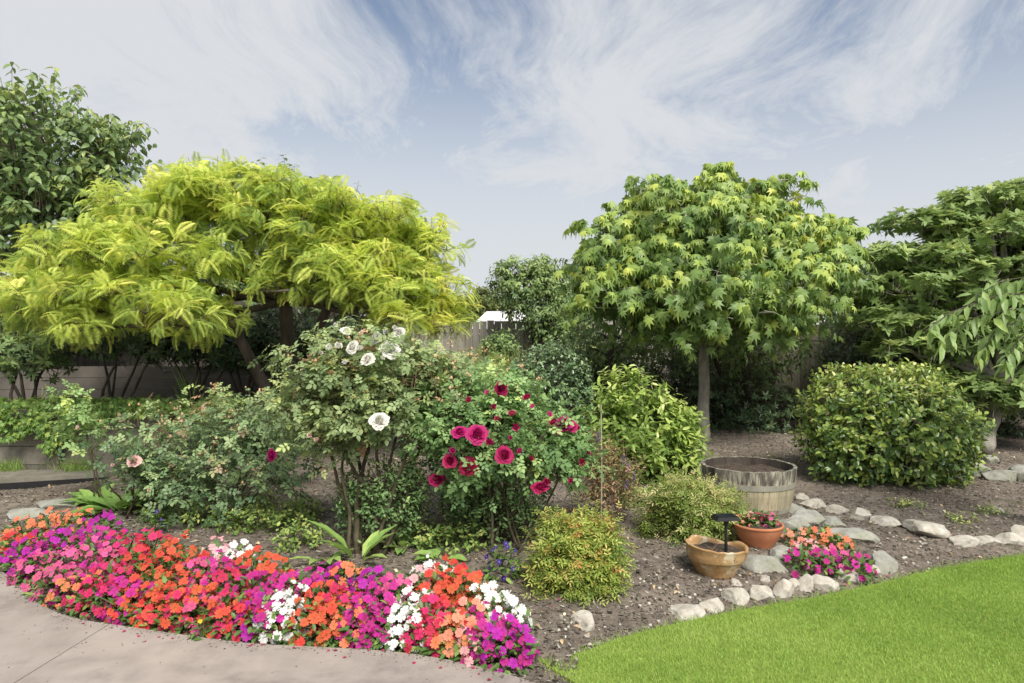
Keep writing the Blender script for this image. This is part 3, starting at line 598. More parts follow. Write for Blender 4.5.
# neighbour trees peeking over the yellow crown
ll = [lobe(260, 300, 11.5, 60, 40), lobe(340, 310, 11.5, 60, 36), lobe(290, 225, 12, 40, 46), lobe(345, 245, 12, 45, 40), lobe(240, 240, 12, 45, 45), lobe(300, 300, 11.6, 90, 50)]
tree('backdrop_tree', 'dark leafy tree whose tips show above the middle of the feathery yellow tree', np.array([*at(290, 400, 12)[:2], 0.]), at(290, 290, 12), .12, ll, 1500,
     dict(shell=.3, amp=.2, seed=6), dict(templ=lens(.5, .14, .3), per=8, tl=.45, size=.14, out=.8, up=.8, jit=.3, droop=.6, tone0=.3, tup=.2, wr=.005, seed=6), M['bark'], M['left_tree'], nbr=30)
# lobed-leaf tree, right of centre
ml = [lobe(640, 192, 8.7, 10, 9), lobe(722, 176, 8.7, 9, 9), lobe(757, 186, 8.7, 8, 10), lobe(849, 240, 8.8, 11, 15), lobe(592, 262, 8.6, 12, 12), lobe(672, 190, 8.7, 9, 9), lobe(705, 237, 8.7, 92, 52), lobe(640, 257, 8.5, 55, 50), lobe(770, 257, 8.7, 62, 55), lobe(628, 296, 8.3, 50, 42), lobe(700, 289, 8.0, 72, 50), lobe(778, 296, 8.3, 50, 36), lobe(690, 318, 8.1, 48, 28), lobe(808, 279, 8.8, 42, 42), lobe(836, 256, 8.8, 14, 18), lobe(745, 318, 8.3, 42, 26), lobe(655, 217, 8.7, 25, 16), lobe(765, 207, 8.8, 28, 20), lobe(603, 274, 8.7, 26, 28), lobe(705, 194, 8.8, 32, 16)]
b0 = gnd(703, 448); print('maple base', b0)
tree('lobed_leaf_tree', 'round-headed tree with bright green lobed leaves and one slim grey trunk', np.array([*at(703, 440, 8.75)[:2], float(gz(1.5 * 1.63, 8.75))]), at(704, 335, 8.75), .085, ml, 2700,
     dict(shell=.17, amp=.12, gap=-1.0, seed=8, low=-.6), dict(templ=star5(), per=6, tl=.24, size=.175, out=.9, up=.45, jit=.4, droop=1.2, side=.75, along=.45, nup=.3, face=1.0, tone0=.37, tr=.09, tcl=.13, tup=.32, tip=.38, wr=.004, seed=8),
     M['grey_bark'], M['maple'], nbr=90, bunch=(.34, .30, 8, .8, .75))
# dark multi-stem tree behind it
ll = [lobe(615, 330, 10.2, 45, 35), lobe(760, 335, 10.4, 60, 38), lobe(690, 320, 10.6, 80, 50)]
tree('backdrop_tree', 'shaded dark-stemmed tree hidden behind the lobed-leaf tree', np.array([*at(748, 425, 10.4)[:2], .2]), at(745, 350, 10.4), .09, ll, 700,
     dict(shell=.3, amp=.2, seed=9), dict(templ=lens(.5), per=7, tl=.35, size=.12, droop=.6, tone0=.3, tup=.2, wr=.004, seed=9), M['bark'], M['right_tree'], nbr=40,
     extra_trunk=[(np.array([*at(615, 415, 10.2)[:2], .2]), at(612, 340, 10.2), .05, .04), (np.array([*at(755, 425, 10.4)[:2], .2]), at(785, 345, 10.4), .05, .03), (np.array([*at(742, 425, 10.4)[:2], .2]), at(715, 350, 10.4), .05, .03)])
# tiered evergreen on the right
rl = []
for (px, py, rx, ry, Y) in [(985, 200, 55, 16, 9.2), (930, 218, 52, 14, 9.2), (1000, 232, 70, 18, 9.0), (915, 252, 62, 15, 9.1), (985, 268, 75, 16, 8.9), (900, 285, 62, 15, 8.9), (985, 300, 70, 17, 8.8), (905, 318, 58, 14, 8.7), (975, 335, 75, 18, 8.7), (1060, 260, 60, 60, 9.2), (1050, 340, 60, 40, 9),
                            (915, 345, 55, 13, 8.6), (950, 385, 75, 22, 8.7), (870, 300, 34, 12, 9.2), (1010, 395, 50, 18, 8.6), (940, 300, 75, 75, 9.6), (1000, 190, 20, 14, 9.2)]:
    rl.append(lobe(px + 4, py + 8, Y, rx * .95, ry * .8, .9))
tree('tiered_evergreen_tree', 'spreading evergreen with layered whorls of narrow leaves at the right', np.array([*at(981, 470, 8.3)[:2], .2]), at(1000, 385, 8.6), .11, rl, 9000,
     dict(shell=.3, amp=.18, gap=-1.0, seed=12), dict(templ=whorl(9, .42, .34), per=1, tl=.12, size=.14, out=.45, up=1.1, jit=.36, droop=.0, side=.0, along=1, tone0=.42, tr=.1, tcl=.12, tup=.34, wr=.0028, seed=12), M['grey_bark'], M['right_tree'], nbr=160, bunch=(.24, .33, 12, .5, .8))
# distant trees beyond the fence
ll = [lobe(525, 290, 13.4, 34, 30), lobe(510, 280, 13.4, 18, 22), lobe(548, 305, 13.4, 28, 36), lobe(540, 268, 13.4, 14, 12), lobe(555, 335, 13.2, 26, 24)]
tree('backdrop_tree', 'grey-green loose tree in front of the pale fence, right of the white roof', np.array([*at(529, 400, 13.4)[:2], 0.1]), at(530, 320, 13.4), .09, ll, 950,
     dict(shell=.3, amp=.2, gap=-.8, seed=14), dict(templ=lens(.4), per=8, tl=.28, size=.12, droop=.9, up=.5, tone0=.62, tup=.3, wr=.004, seed=14), M['bark'], M['far'], nbr=40,
     extra_trunk=[(np.array([*at(524, 400, 13.4)[:2], 0.1]), at(510, 310, 13.4), .04, .03), (np.array([*at(536, 400, 13.4)[:2], 0.1]), at(545, 320, 13.4), .04, .03)])
ll = [lobe(583, 300, 15, 34, 36), lobe(565, 325, 14.8, 30, 22), lobe(600, 320, 14.8, 32, 30), lobe(575, 280, 15, 14, 10)]
tree('backdrop_tree', 'small dark leafy tree at the left edge of the lobed-leaf tree', np.array([*at(580, 400, 15)[:2], 0]), at(582, 340, 15), .07, ll, 900,
     dict(shell=.3, amp=.2, seed=15), dict(templ=lens(.45), per=7, tl=.3, size=.12, droop=.5, tone0=.42, tup=.3, wr=.004, seed=15), M['bark'], M['far'], nbr=30)
ll = [lobe(485, 318, 26, 26, 26), lobe(465, 325, 26, 24, 22), lobe(440, 330, 26, 40, 25)]
tree('backdrop_tree', 'smooth-topped olive tree farthest off, above the white roof ridge', np.array([*at(480, 380, 26)[:2], 0]), at(482, 330, 26), .14, ll, 1300,
     dict(shell=.25, amp=.1, seed=16), dict(templ=rhomb(.6), per=10, tl=.4, size=.2, tone0=.55, tup=.3, wr=.005, seed=16), M['bark'], M['hedge'], nbr=20)
ll = [lobe(880, 300, 20, 60, 45), lobe(960, 290, 20, 70, 45), lobe(800, 310, 19, 50, 35)]
tree('backdrop_tree', 'dim tree beyond the right fence seen through gaps in the foliage', np.array([*at(880, 400, 20)[:2], 0]), at(880, 330, 20), .14, ll, 900,
     dict(shell=.25, amp=.1, seed=17), dict(templ=rhomb(.6), per=9, tl=.45, size=.22, tone0=.3, tup=.3, wr=.005, seed=17), M['bark'], M['far'], nbr=20)
# drooping branch from a tree just outside the frame on the right
def side_tree():
    base = np.array([3.75, 3.9, float(gz(3.75, 3.9))]); base = np.array([4.3, 5.3, .06])
    t = empty('cherry_tree', base, 'tree at the right edge whose drooping branch of large leaves enters the picture', 'tree')
    tb = MB(); p = limb(tb, base, (4.35, 5.1, 2.6), .10, .06, .04, 10, 8, 1); l2 = MB(); p2 = limb(l2, p[-2], (3.72, 4.6, 1.80), .035, .010, .06, 7, 8, 2, .06); l2.obj('limb', M['bark'], t, smooth=True)
    l3 = MB(); p3 = limb(l3, p[-1], (3.9, 4.6, 2.6), .03, .012, .06, 7, 8, 3, .06); l3.obj('limb', M['bark'], t, smooth=True); tb.obj('trunk', M['bark'], t, smooth=True)
    r = np.random.default_rng(21); wb = MB(); PP = []; FF = []; NN = []; SS = []; TT = []
    shoots = [((1062, 300), (1005, 292), (950, 312), (926, 330)), ((1060, 312), (1015, 308), (970, 318), (942, 342)), ((1058, 318), (1025, 318), (995, 330), (978, 356)), ((1062, 325), (1040, 322), (1018, 340), (1006, 362)), ((1062, 290), (1030, 276), (1002, 280), (975, 296)), ((1070, 330), (1050, 335), (1036, 350), (1028, 372))]
    for i, sh in enumerate(shoots):
        Q = np.array([at(px, py, 4.5 - .08 * j + .12 * (i % 3)) for j, (px, py) in enumerate(sh)]); tt = np.linspace(0, 3, 26); Qs = np.stack([np.interp(tt, range(4), Q[:, d]) for d in range(3)], 1); Qs[1:-1] = (Qs[:-2] + Qs[1:-1] * 2 + Qs[2:]) / 4
        wb.tube(np.concatenate([[p2[-1]], Qs]), np.linspace(.007, .002, 27), 5)
        dv = nrm(np.gradient(Qs, axis=0))
        for j in range(5, 26):
            for sgn in (-1, 1):
                sd_ = np.cross(dv[j], [0, 0, 1.]) * sgn
                PP.append(Qs[j] + r.normal(0, .012, 3)); FF.append(dv[j] * r.uniform(.1, 1.) + sd_ * r.uniform(.3, 1.1) + np.array([0, 0, -r.uniform(.4, 1.3)]) + r.normal(0, .35, 3)); NN.append(np.array([0, -.35, 1]) + r.normal(0, .45, 3)); SS.append(r.uniform(.085, .15)); TT.append(r.normal(.42, .17) + .2 * (j > 22))
    inst_obj('crown', t, lens(.31, .16, .3), np.array(PP), np.array(FF), np.array(NN), np.array(SS), np.array(TT), M['cherry'])
    lb2 = [lobe(1120, 300, 4.6, 50, 60), lobe(1150, 200, 4.8, 70, 60)]
    P, nn, rad, li = twigs(lb2, 90, shell=.35, amp=.1, seed=22); branch_to(wb, np.concatenate([p, p3]), P[::3], .008, .003, 5, 7)
    leaves(P, nn, rad, 8, .3, .14, lens(.36, .14, .35), M['cherry'], t, 'crown', out=.3, up=-.1, jit=.25, droop=.9, side=.6, along=.7, tone0=.6, seed=22, wood=(wb, .003)); wb.obj('branches', M['bark'], t)
side_tree()

print('trees built')
# ------------------------------------------------------------------ shrubs
def shrub(name, label, base, lobes, nt, tw, lv, stemm, leafm, nst=6, sr=.014, group=None, cat='shrub', spread=.12, nbr=30, stem_h=.7, br=.006, bunch=None):
    base = np.array(base, float); t = empty(name, base, label, cat, group); r = np.random.default_rng(int(lv.get('seed', 1)) + 50)
    allp = []; Lb = np.array(lobes)
    for i in range(nst):
        lb = Lb[i % len(Lb)]; a = r.uniform(0, 6.28); b = MB(); s = base + np.array([math.cos(a) * spread * r.random(), math.sin(a) * spread * r.random(), -.03])
        tgt = lb[:3] + np.array([r.normal(0, .3) * lb[3], r.normal(0, .3) * lb[4], lb[5] * (stem_h - .5)])
        allp.append(limb(b, s, tgt, sr * r.uniform(.7, 1.2), sr * .4, .10, 6, 8, i + 5)); b.obj('stem', stemm, t, smooth=True)
    P, nn, rad, li = twigs(sub(lobes, *bunch) if bunch else lobes, nt, **tw); wb = MB(); pick = r.choice(len(P), min(nbr, len(P)), replace=False)
    branch_to(wb, np.concatenate(allp), P[pick], br, .002, 5, 9)
    leaves(P, nn, rad, templ=lv.pop('templ'), mat=leafm, parent=t, name='foliage', wood=(wb, lv.pop('wr', .002)), **lv); wb.obj('twigs', stemm, t)
    t['_l'] = 0; del t['_l']; return t, (P, nn)

# round glossy shrub on the right
b0 = gnd(888, 486); Y = b0[1] + .35; print('round shrub', b0)
sl = [lobe(888, 430, Y, 76, 56, .9), lobe(860, 408, Y - .05, 50, 38, .9), lobe(925, 440, Y - .1, 46, 44, .9), lobe(850, 445, Y - .1, 42, 38, .9), lobe(905, 400, Y, 45, 32, .9), lobe(945, 462, Y, 26, 26)]
shrub('round_shrub', 'large rounded shrub with glossy yellow-tinged leaves right of the barrel', (b0[0], Y, float(gz(b0[0], Y))), sl, 2700, dict(shell=.16, amp=.10, gap=-1.1, gapf=3.5, seed=31), dict(templ=lens(.5, .16, .12), per=6, tl=.11, size=.084, out=.9, up=.35, jit=.5, droop=.0, side=.9, along=.7, nup=.6, face=.9, tone0=.46, tr=.19, tcl=.15, tup=.2, seed=31, wr=.0025), M['grey_bark'], M['camellia'], 9, .016, nbr=160)
# light lance-leaved bush
Y = 6.9
sl = [lobe(632, 400, Y, 34, 26), lobe(640, 430, Y - .1, 52, 36), lobe(664, 440, Y - .1, 32, 36), lobe(612, 440, Y, 26, 40), lobe(655, 465, Y - .1, 46, 30), lobe(682, 460, Y, 14, 22)]
shrub('lance_leaved_shrub', 'light green bush of narrow pointed leaves left of the half barrel', (at(650, 480, Y)[0], Y, float(gz(1.2, Y))), sl, 800, dict(shell=.28, amp=.2, gap=-.8, gapf=3, seed=32), dict(templ=lens(.36, .12, .22), per=7, tl=.14, size=.115, out=.7, up=.7, jit=.4, droop=.12, side=.9, along=.6, nup=.8, tone0=.5, tr=.12, tcl=.13, tup=.3, tip=.2, seed=32), M['green_stem'], M['lance'], 10, .012, nbr=60)
# small dark round shrub
Y = 8.2
sl = [lobe(550, 383, Y, 37, 36), lobe(562, 400, Y, 28, 38), lobe(535, 400, Y, 24, 30)]
shrub('dark_round_shrub', 'compact dark glossy round shrub behind the crimson rose bush', (at(550, 430, Y)[0], Y, .2), sl, 1100, dict(shell=.12, amp=.05, seed=33), dict(templ=lens(.5,.16,.12), per=7, tl=.09, size=.075, out=.9, up=.3, jit=.5, droop=0, tone0=.5, tr=.22, tcl=.1, tup=.2, seed=33), M['bark'], M['camellia_dark'], 5)
# olive clipped shrubs behind
Y = 11
sl = [lobe(597, 375, Y, 32, 24), lobe(580, 395, Y, 40, 30)]
shrub('olive_shrub', 'soft olive clipped shrub behind the dark round shrub', (at(597, 420, Y)[0], Y, .2), sl, 1000, dict(shell=.12, amp=.04, seed=34), dict(templ=rhomb(.5), per=9, tl=.1, size=.05, tone0=.5, tr=.15, tup=.3, seed=34), M['bark'], M['hedge'], 5)
# dark rhododendron below the lobed tree
Y = 9.9
sl = [lobe(745, 408, Y, 52, 34), lobe(780, 418, Y, 32, 28), lobe(705, 415, Y + .3, 40, 32), lobe(665, 400, Y + .5, 45, 40)]
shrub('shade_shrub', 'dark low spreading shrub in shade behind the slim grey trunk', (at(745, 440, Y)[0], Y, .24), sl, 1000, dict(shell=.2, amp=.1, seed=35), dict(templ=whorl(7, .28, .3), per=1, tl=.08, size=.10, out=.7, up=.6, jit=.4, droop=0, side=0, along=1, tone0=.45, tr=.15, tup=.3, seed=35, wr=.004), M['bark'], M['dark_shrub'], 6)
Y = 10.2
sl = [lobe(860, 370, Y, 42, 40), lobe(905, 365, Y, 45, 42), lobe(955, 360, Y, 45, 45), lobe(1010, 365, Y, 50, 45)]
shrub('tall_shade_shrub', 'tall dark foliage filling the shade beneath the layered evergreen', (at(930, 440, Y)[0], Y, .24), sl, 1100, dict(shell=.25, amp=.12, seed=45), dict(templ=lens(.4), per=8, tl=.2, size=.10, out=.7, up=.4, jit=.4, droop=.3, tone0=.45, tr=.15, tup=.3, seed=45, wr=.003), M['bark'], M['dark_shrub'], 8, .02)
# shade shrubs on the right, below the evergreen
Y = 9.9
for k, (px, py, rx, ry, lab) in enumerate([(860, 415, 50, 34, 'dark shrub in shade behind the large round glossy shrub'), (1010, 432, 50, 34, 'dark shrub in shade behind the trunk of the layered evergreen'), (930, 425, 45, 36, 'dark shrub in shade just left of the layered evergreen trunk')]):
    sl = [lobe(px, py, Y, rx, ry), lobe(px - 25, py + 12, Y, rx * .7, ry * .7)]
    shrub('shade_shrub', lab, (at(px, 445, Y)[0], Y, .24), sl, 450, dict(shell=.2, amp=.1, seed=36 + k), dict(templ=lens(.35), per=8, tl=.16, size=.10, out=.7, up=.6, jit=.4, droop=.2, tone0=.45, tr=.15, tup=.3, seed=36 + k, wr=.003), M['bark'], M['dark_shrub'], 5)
# brown-olive hedge at the back, shaded
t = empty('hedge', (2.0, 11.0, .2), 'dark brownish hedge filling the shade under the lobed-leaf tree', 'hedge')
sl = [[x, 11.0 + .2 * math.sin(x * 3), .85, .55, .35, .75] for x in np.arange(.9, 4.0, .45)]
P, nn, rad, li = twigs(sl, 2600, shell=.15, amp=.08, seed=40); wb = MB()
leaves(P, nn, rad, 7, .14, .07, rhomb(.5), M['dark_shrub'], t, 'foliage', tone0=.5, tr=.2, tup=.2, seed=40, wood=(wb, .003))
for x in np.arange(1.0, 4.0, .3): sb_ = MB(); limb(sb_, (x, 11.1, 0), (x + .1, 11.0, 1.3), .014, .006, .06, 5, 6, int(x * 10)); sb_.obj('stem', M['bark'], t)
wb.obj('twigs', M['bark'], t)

# under-tree shrubs on the raised bed (left)
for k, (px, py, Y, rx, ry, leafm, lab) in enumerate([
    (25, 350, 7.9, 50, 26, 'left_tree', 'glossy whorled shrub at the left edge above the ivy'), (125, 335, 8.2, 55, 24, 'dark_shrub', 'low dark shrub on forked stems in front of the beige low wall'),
    (195, 345, 8.3, 45, 26, 'dark_shrub', 'dark shrub under the feathery tree in front of the board fence'), (245, 345, 8.6, 30, 30, 'dark_shrub', 'dark shrub in deepest shade beside the feathery tree trunk'), (345, 370, 8.6, 50, 40, 'dark_shrub', 'dark shrub behind the white roses'), (300, 335, 8.8, 55, 42, 'dark_shrub', 'added dark shrub darkening the gap between the trunks of the feathery tree')]):  # last, tall one is added to darken the sunlit fence between the trunks
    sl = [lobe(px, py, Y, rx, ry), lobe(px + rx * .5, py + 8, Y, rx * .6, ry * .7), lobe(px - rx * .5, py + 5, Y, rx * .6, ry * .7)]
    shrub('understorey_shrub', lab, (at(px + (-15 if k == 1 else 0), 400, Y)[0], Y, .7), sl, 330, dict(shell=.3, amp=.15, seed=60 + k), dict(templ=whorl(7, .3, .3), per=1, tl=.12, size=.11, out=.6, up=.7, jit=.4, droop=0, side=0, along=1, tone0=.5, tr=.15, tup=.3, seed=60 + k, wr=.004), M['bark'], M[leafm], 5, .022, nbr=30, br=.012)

# ivy over the sleeper wall
def ivy(label, x0, x1, seed, hang, nt):
    r = np.random.default_rng(seed); t = empty('ivy', ((x0 + x1) / 2, 7.2, .78), label, 'climber')
    n = nt; x = r.uniform(x0, x1, n); hg = hang(x) ; a = r.random(n)
    z = .84 - hg * np.maximum(0, a * 1.5 - .5) + r.normal(0, .02, n); y = np.where(a < .33, r.uniform(7.2, 7.6, n), 7.12 - .06 * r.random(n)); z = np.where(a < .33, .80 + .06 * r.random(n), z)
    P = np.stack([x, y, z], 1); nn = nrm(np.stack([r.normal(0, .3, n), np.where(a < .33, -.3, -1.), np.where(a < .33, 1., .3)], 1)); wb = MB()
    leaves(P, nn, np.ones(n), 4, .07, .075, star5(), M['ivy'], t, 'foliage', out=.6, up=.1, jit=.5, droop=.5, side=.8, along=.4, nup=.5, face=1., tone0=.5, tr=.18, tup=.2, seed=seed, wood=(wb, .002)); wb.obj('stems', M['bark'], t)
ivy('bright green ivy draped over the left end of the sleeper wall', -6.4, -4.9, 71, lambda x: .24 + .14 * np.sin(x * 7), 520)
ivy('ivy spilling down the sleeper wall behind the tall thin rose shoot', -4.95, -4.1, 72, lambda x: .12 + .42 * np.exp(-((x + 4.78) / .16) ** 2), 380)
ivy('thin mat of low ivy along the wall top under the forked shrub', -4.1, -2.9, 73, lambda x: .06 + .05 * np.sin(x * 9), 300)

# ------------------------------------------------------------------ roses
def rose_mesh(name, mat, big=1., seed=1, petals=30, openn=.92):
    r = np.random.default_rng(seed); b = MB()
    for i in range(petals):
        t = (i + .5) / petals; a = i * 2.4 + r.normal(0, .1); tilt = -.42 + 1.75 * t ** .9 * openn; R0 = .010 + .008 * t; L = .026 + .022 * t; W = .020 + .036 * t
        V = []; nu, nv = 4, 4
        for iu in range(nu):
            for iv in range(nv):
                u = iu / (nu - 1) * 2 - 1; v = iv / (nv - 1); wv = W * math.sin(math.pi * min(1, .22 + v * .62)) ; cup = .35 * (1 - t)
                x = u * wv * .5 * 1.3; out_ = R0 + L * v * math.sin(tilt) - abs(u) ** 2 * W * cup + .004 * (v > .9) * math.sin(i * 2 + u * 4); up_ = L * v * math.cos(tilt) - (.006 * (v ** 3) * t * 3) + .003 * math.sin(u * 5 + i)
                V.append((x * -math.sin(a) + out_ * math.cos(a), x * math.cos(a) + out_ * math.sin(a), up_))
        F = [(iu * nv + iv, iu * nv + iv + 1, (iu + 1) * nv + iv + 1, (iu + 1) * nv + iv) for iu in range(nu - 1) for iv in range(nv - 1)]
        b.add(np.array(V) * big, F, .15 + .85 * t + r.normal(0, .05))
    b.tube([(0, 0, .004), (.002, 0, -.02), (.006, 0, -.09)], [.009 * big, .003, .002], 5, .5, mat=1)
    return b.mesh(name, [mat, M['green_stem']], smooth=True)
M['p_white'] = petal_mat('white_petals', (.80, .79, .72), .06, (.74, .70, .50))
M['p_crimson'] = petal_mat('crimson_petals', (.44, .014, .12), .15, (.22, .004, .03))
M['p_blush'] = petal_mat('blush_petals', (.80, .55, .50), .08, (.76, .45, .36))
M['p_magentarose'] = petal_mat('pink_petals', (.60, .07, .20), .15)
rm_ = {'white': [rose_mesh('white_rose', M['p_white'], 1, s) for s in (1, 2)], 'crimson': [rose_mesh('crimson_rose', M['p_crimson'], 1, s) for s in (3, 4)],
       'blush': [rose_mesh('blush_rose', M['p_blush'], 1, 5)], 'pink': [rose_mesh('pink_rose', M['p_magentarose'], 1, 6, 16)]}
rb_ = {k_: [rose_mesh('half_open_' + k_ + '_rose', M[m_], 1, 9, 14, .5)] for k_, m_ in (('white', 'p_white'), ('crimson', 'p_crimson'), ('blush', 'p_blush'), ('pink', 'p_magentarose'))}
def ray_hit(lobes, px, py):
    d = np.array([(px - 512) / FPX, 1, -(py - 341) / FPX]); o = np.array([0, 0, CAM_H]); best = None
    for lb in lobes:
        c = np.array(lb[:3]); Rr = np.array(lb[3:]) * 1.05; a = d / Rr; b_ = (o - c) / Rr; A_ = a @ a; B_ = a @ b_; D_ = B_ * B_ - A_ * (b_ @ b_ - 1)
        if D_ > 0:
            t = (-B_ - math.sqrt(D_)) / A_
            if best is None or t < best: best = t
    if best is None: best = min(lb[1] for lb in lobes)
    return o + d * best
def blooms(parent, lobes, kind, lst, seed=0, name='rose_bloom'):
    r = np.random.default_rng(seed)
    for (px, py, s) in lst:
        p = ray_hit(lobes, px, py); p = p + np.array([0, -.12, .0]); o = bpy.data.objects.new(name, (rm_[kind] if s > .85 else rb_[kind])[r.integers(len(rm_[kind]) if s > .85 else 1)]); C.objects.link(o); o.parent = parent
        o.location = (Vector(p) - parent.location); o.scale = (s * (.86 if kind == 'crimson' else .84) * r.uniform(.92, 1.08),) * 3
        nz = Vector((r.normal(0, .45), -.8 + r.normal(0, .25), .6 + r.normal(0, .2))); q = nz.to_track_quat('Z', 'Y'); o.rotation_euler = q.to_euler(); o.rotation_euler.rotate_axis('Z', r.uniform(0, 6))
def rosehips(lobes, n, seed, parent, z_up=.12):
    "spent flower heads and buds on upright shoots"
    P, nn, rad, li = twigs(lobes, n * 3, shell=.05, amp=.1, seed=seed, low=.2); r = np.random.default_rng(seed); P = P[nn[:, 2] > .15][:n]; b = MB(); b2 = MB()
    for p in P:
        h = r.uniform(.08, .2); tip = p + np.array([r.normal(0, .03), r.normal(0, .03), h]); b.tube([p, (p + tip) / 2 + r.normal(0, .008, 3), tip], [.0022, .0018, .0014], 4)
        for k in range(r.integers(1, 5)):
            q = tip + r.normal(0, .02, 3); b.tube([tip - (0, 0, .03), q], [.001, .001], 3)
            rr = r.uniform(.006, .011); b2.tube([q - (0, 0, rr), q - (0, 0, rr * .3), q + (0, 0, rr * .7), q + (0, 0, rr * 1.4)], [rr * .35, rr, rr * .8, rr * .25], 6, r.random())
    if len(P):
        b.obj('flower_stalks', M['dry_stem'], parent); b2.obj('spent_buds', M['spent'], parent)
M['spent'] = leaf_mat('spent_heads', [(0, (.22, .14, .07)), (.5, (.36, .22, .14)), (1, (.5, .32, .22))], .7, .2, .1)

# white rose
b0 = gnd(385, 560); Yw = 4.75; print('white rose base', b0)
wl = [lobe(360, 400, Yw, 62, 46), lobe(320, 392, Yw, 36, 38), lobe(400, 400, Yw, 50, 52), lobe(365, 358, Yw, 44, 24), lobe(430, 395, Yw + .2, 42, 34), lobe(345, 440, Yw, 36, 26), lobe(312, 425, Yw, 24, 22), lobe(410, 370, Yw + .1, 36, 22)]
wr_, _ = shrub('white_rose_bush', 'tall rose bush with white blooms and bare woody canes at the centre', (at(378, 560, Yw)[0], Yw, float(gz(-.9, Yw))), wl, 820, dict(shell=.26, amp=.14, gap=-.9, gapf=3.2, seed=81),
   dict(templ=rose_leaf(), per=5, tl=.18, size=.122, out=.7, up=.7, jit=.4, droop=.25, side=.9, along=.4, nup=.8, tone0=.48, tr=.15, tcl=.14, tup=.25, seed=81, wr=.0022), M['cane'], M['rose_leaf'], 9, .021, nbr=130, spread=.3, cat='rose bush', stem_h=.2, bunch=(.10, .14, 81, .8, .7))
blooms(wr_, wl, 'white', [(383, 419, 1.25), (393, 350, 1.4), (402, 333, 1.0), (372, 359, 1.1), (380, 338, .95), (350, 331, .9), (343, 346, .8), (357, 347, 1.0), (334, 347, .7), (349, 362, .55), (366, 333, .6), (398, 328, .6), (365, 348, .7), (386, 357, .6), (326, 352, .5), (340, 325, .5)], 1)
blooms(wr_, wl, 'blush', [(316, 432, .6), (322, 437, .5)], 2); rosehips(wl, 38, 83, wr_)
# low leafy suckers below the white rose
sl = [lobe(385, 500, 4.75, 32, 44, .7), lobe(355, 505, 4.9, 22, 30, .7), lobe(412, 500, 4.8, 18, 36, .7)]
shrub('sucker_shoots', 'dark leafy shoots crowding the foot of the white rose canes', (at(385, 560, 4.8)[0], 4.8, float(gz(-.9, 4.8))), sl, 620, dict(shell=.4, amp=.15, seed=84), dict(templ=lens(.45), per=6, tl=.13, size=.045, up=.9, out=.3, droop=.2, tone0=.45, tr=.15, tup=.2, seed=84, wr=.002), M['cane'], M['rose_green'], 12, .006, spread=.25, cat='plant')
# crimson rose
Yr = 4.75
cl = [lobe(500, 432, Yr, 66, 42), lobe(462, 435, Yr - .05, 40, 38), lobe(545, 450, Yr, 40, 40), lobe(510, 465, Yr - .1, 55, 26), lobe(485, 405, Yr + .1, 56, 26), lobe(565, 455, Yr, 18, 26), lobe(455, 455, Yr, 28, 24)]
cr_, _ = shrub('crimson_rose_bush', 'bushy rose covered in crimson double blooms right of the white one', (at(505, 545, Yr)[0], Yr, float(gz(0, Yr))), cl, 860, dict(shell=.24, amp=.12, gap=-1.0, gapf=3, seed=85),
   dict(templ=rose_leaf(), per=5, tl=.15, size=.118, out=.75, up=.6, jit=.4, droop=.25, side=.9, along=.4, nup=.8, tone0=.5, tr=.13, tcl=.13, tup=.25, seed=85, wr=.002), M['cane'], M['rose_green'], 12, .012, nbr=130, spread=.28, cat='rose bush', stem_h=.2, bunch=(.10, .13, 85, .8, .75))
blooms(cr_, cl, 'crimson', [(478, 432, 1.5), (461, 430, 1.1), (470, 463, 1.35), (451, 458, 1.05), (439, 476, 1.3), (504, 452, 1.4), (516, 424, .8), (520, 448, .65), (539, 484, 1.1), (546, 478, .8), (502, 387, 1.1), (471, 398, .75), (527, 396, .85), (563, 422, 1.2), (570, 424, 1.), (553, 420, .85), (580, 459, .8), (570, 477, .6), (511, 435, .45), (490, 440, .8), (558, 430, .75), (575, 425, .7), (455, 447, .7), (495, 405, .6), (530, 455, .55), (586, 450, .5)], 3)
blooms(cr_, cl, 'pink', [(512, 412, .75), (498, 416, .6), (548, 412, .6), (533, 404, .6), (488, 391, .5)], 4); rosehips(cl, 22, 86, cr_)
sl = [lobe(500, 510, 4.85, 48, 28, .7), lobe(470, 505, 4.9, 26, 30, .7)]
shrub('sucker_shoots', 'dark upright leafy shoots beneath the crimson rose bush', (at(495, 545, 4.85)[0], 4.85, float(gz(0, 4.85))), sl, 620, dict(shell=.4, amp=.15, seed=87), dict(templ=lens(.35), per=6, tl=.14, size=.05, up=.9, out=.3, droop=.1, tone0=.45, tr=.15, tup=.2, seed=87, wr=.002), M['cane'], M['rose_green'], 12, .006, spread=.3, cat='plant')
# back rose bushes between / behind
bl = [lobe(455, 385, 5.6, 50, 24), lobe(490, 395, 5.6, 40, 22), lobe(430, 410, 5.5, 40, 30)]
t, _ = shrub('rose_bush', 'hazy rose bush without blooms behind the gap between white and crimson roses', (at(455, 500, 5.6)[0], 5.6, .1), bl, 420, dict(shell=.3, amp=.15, seed=88), dict(templ=rose_leaf(), per=5, tl=.15, size=.10, up=.7, droop=.25, tone0=.5, tr=.16, tup=.2, seed=88), M['cane'], M['rose_leaf'], 6, .01, nbr=40, cat='rose bush'); rosehips(bl, 26, 89, t)
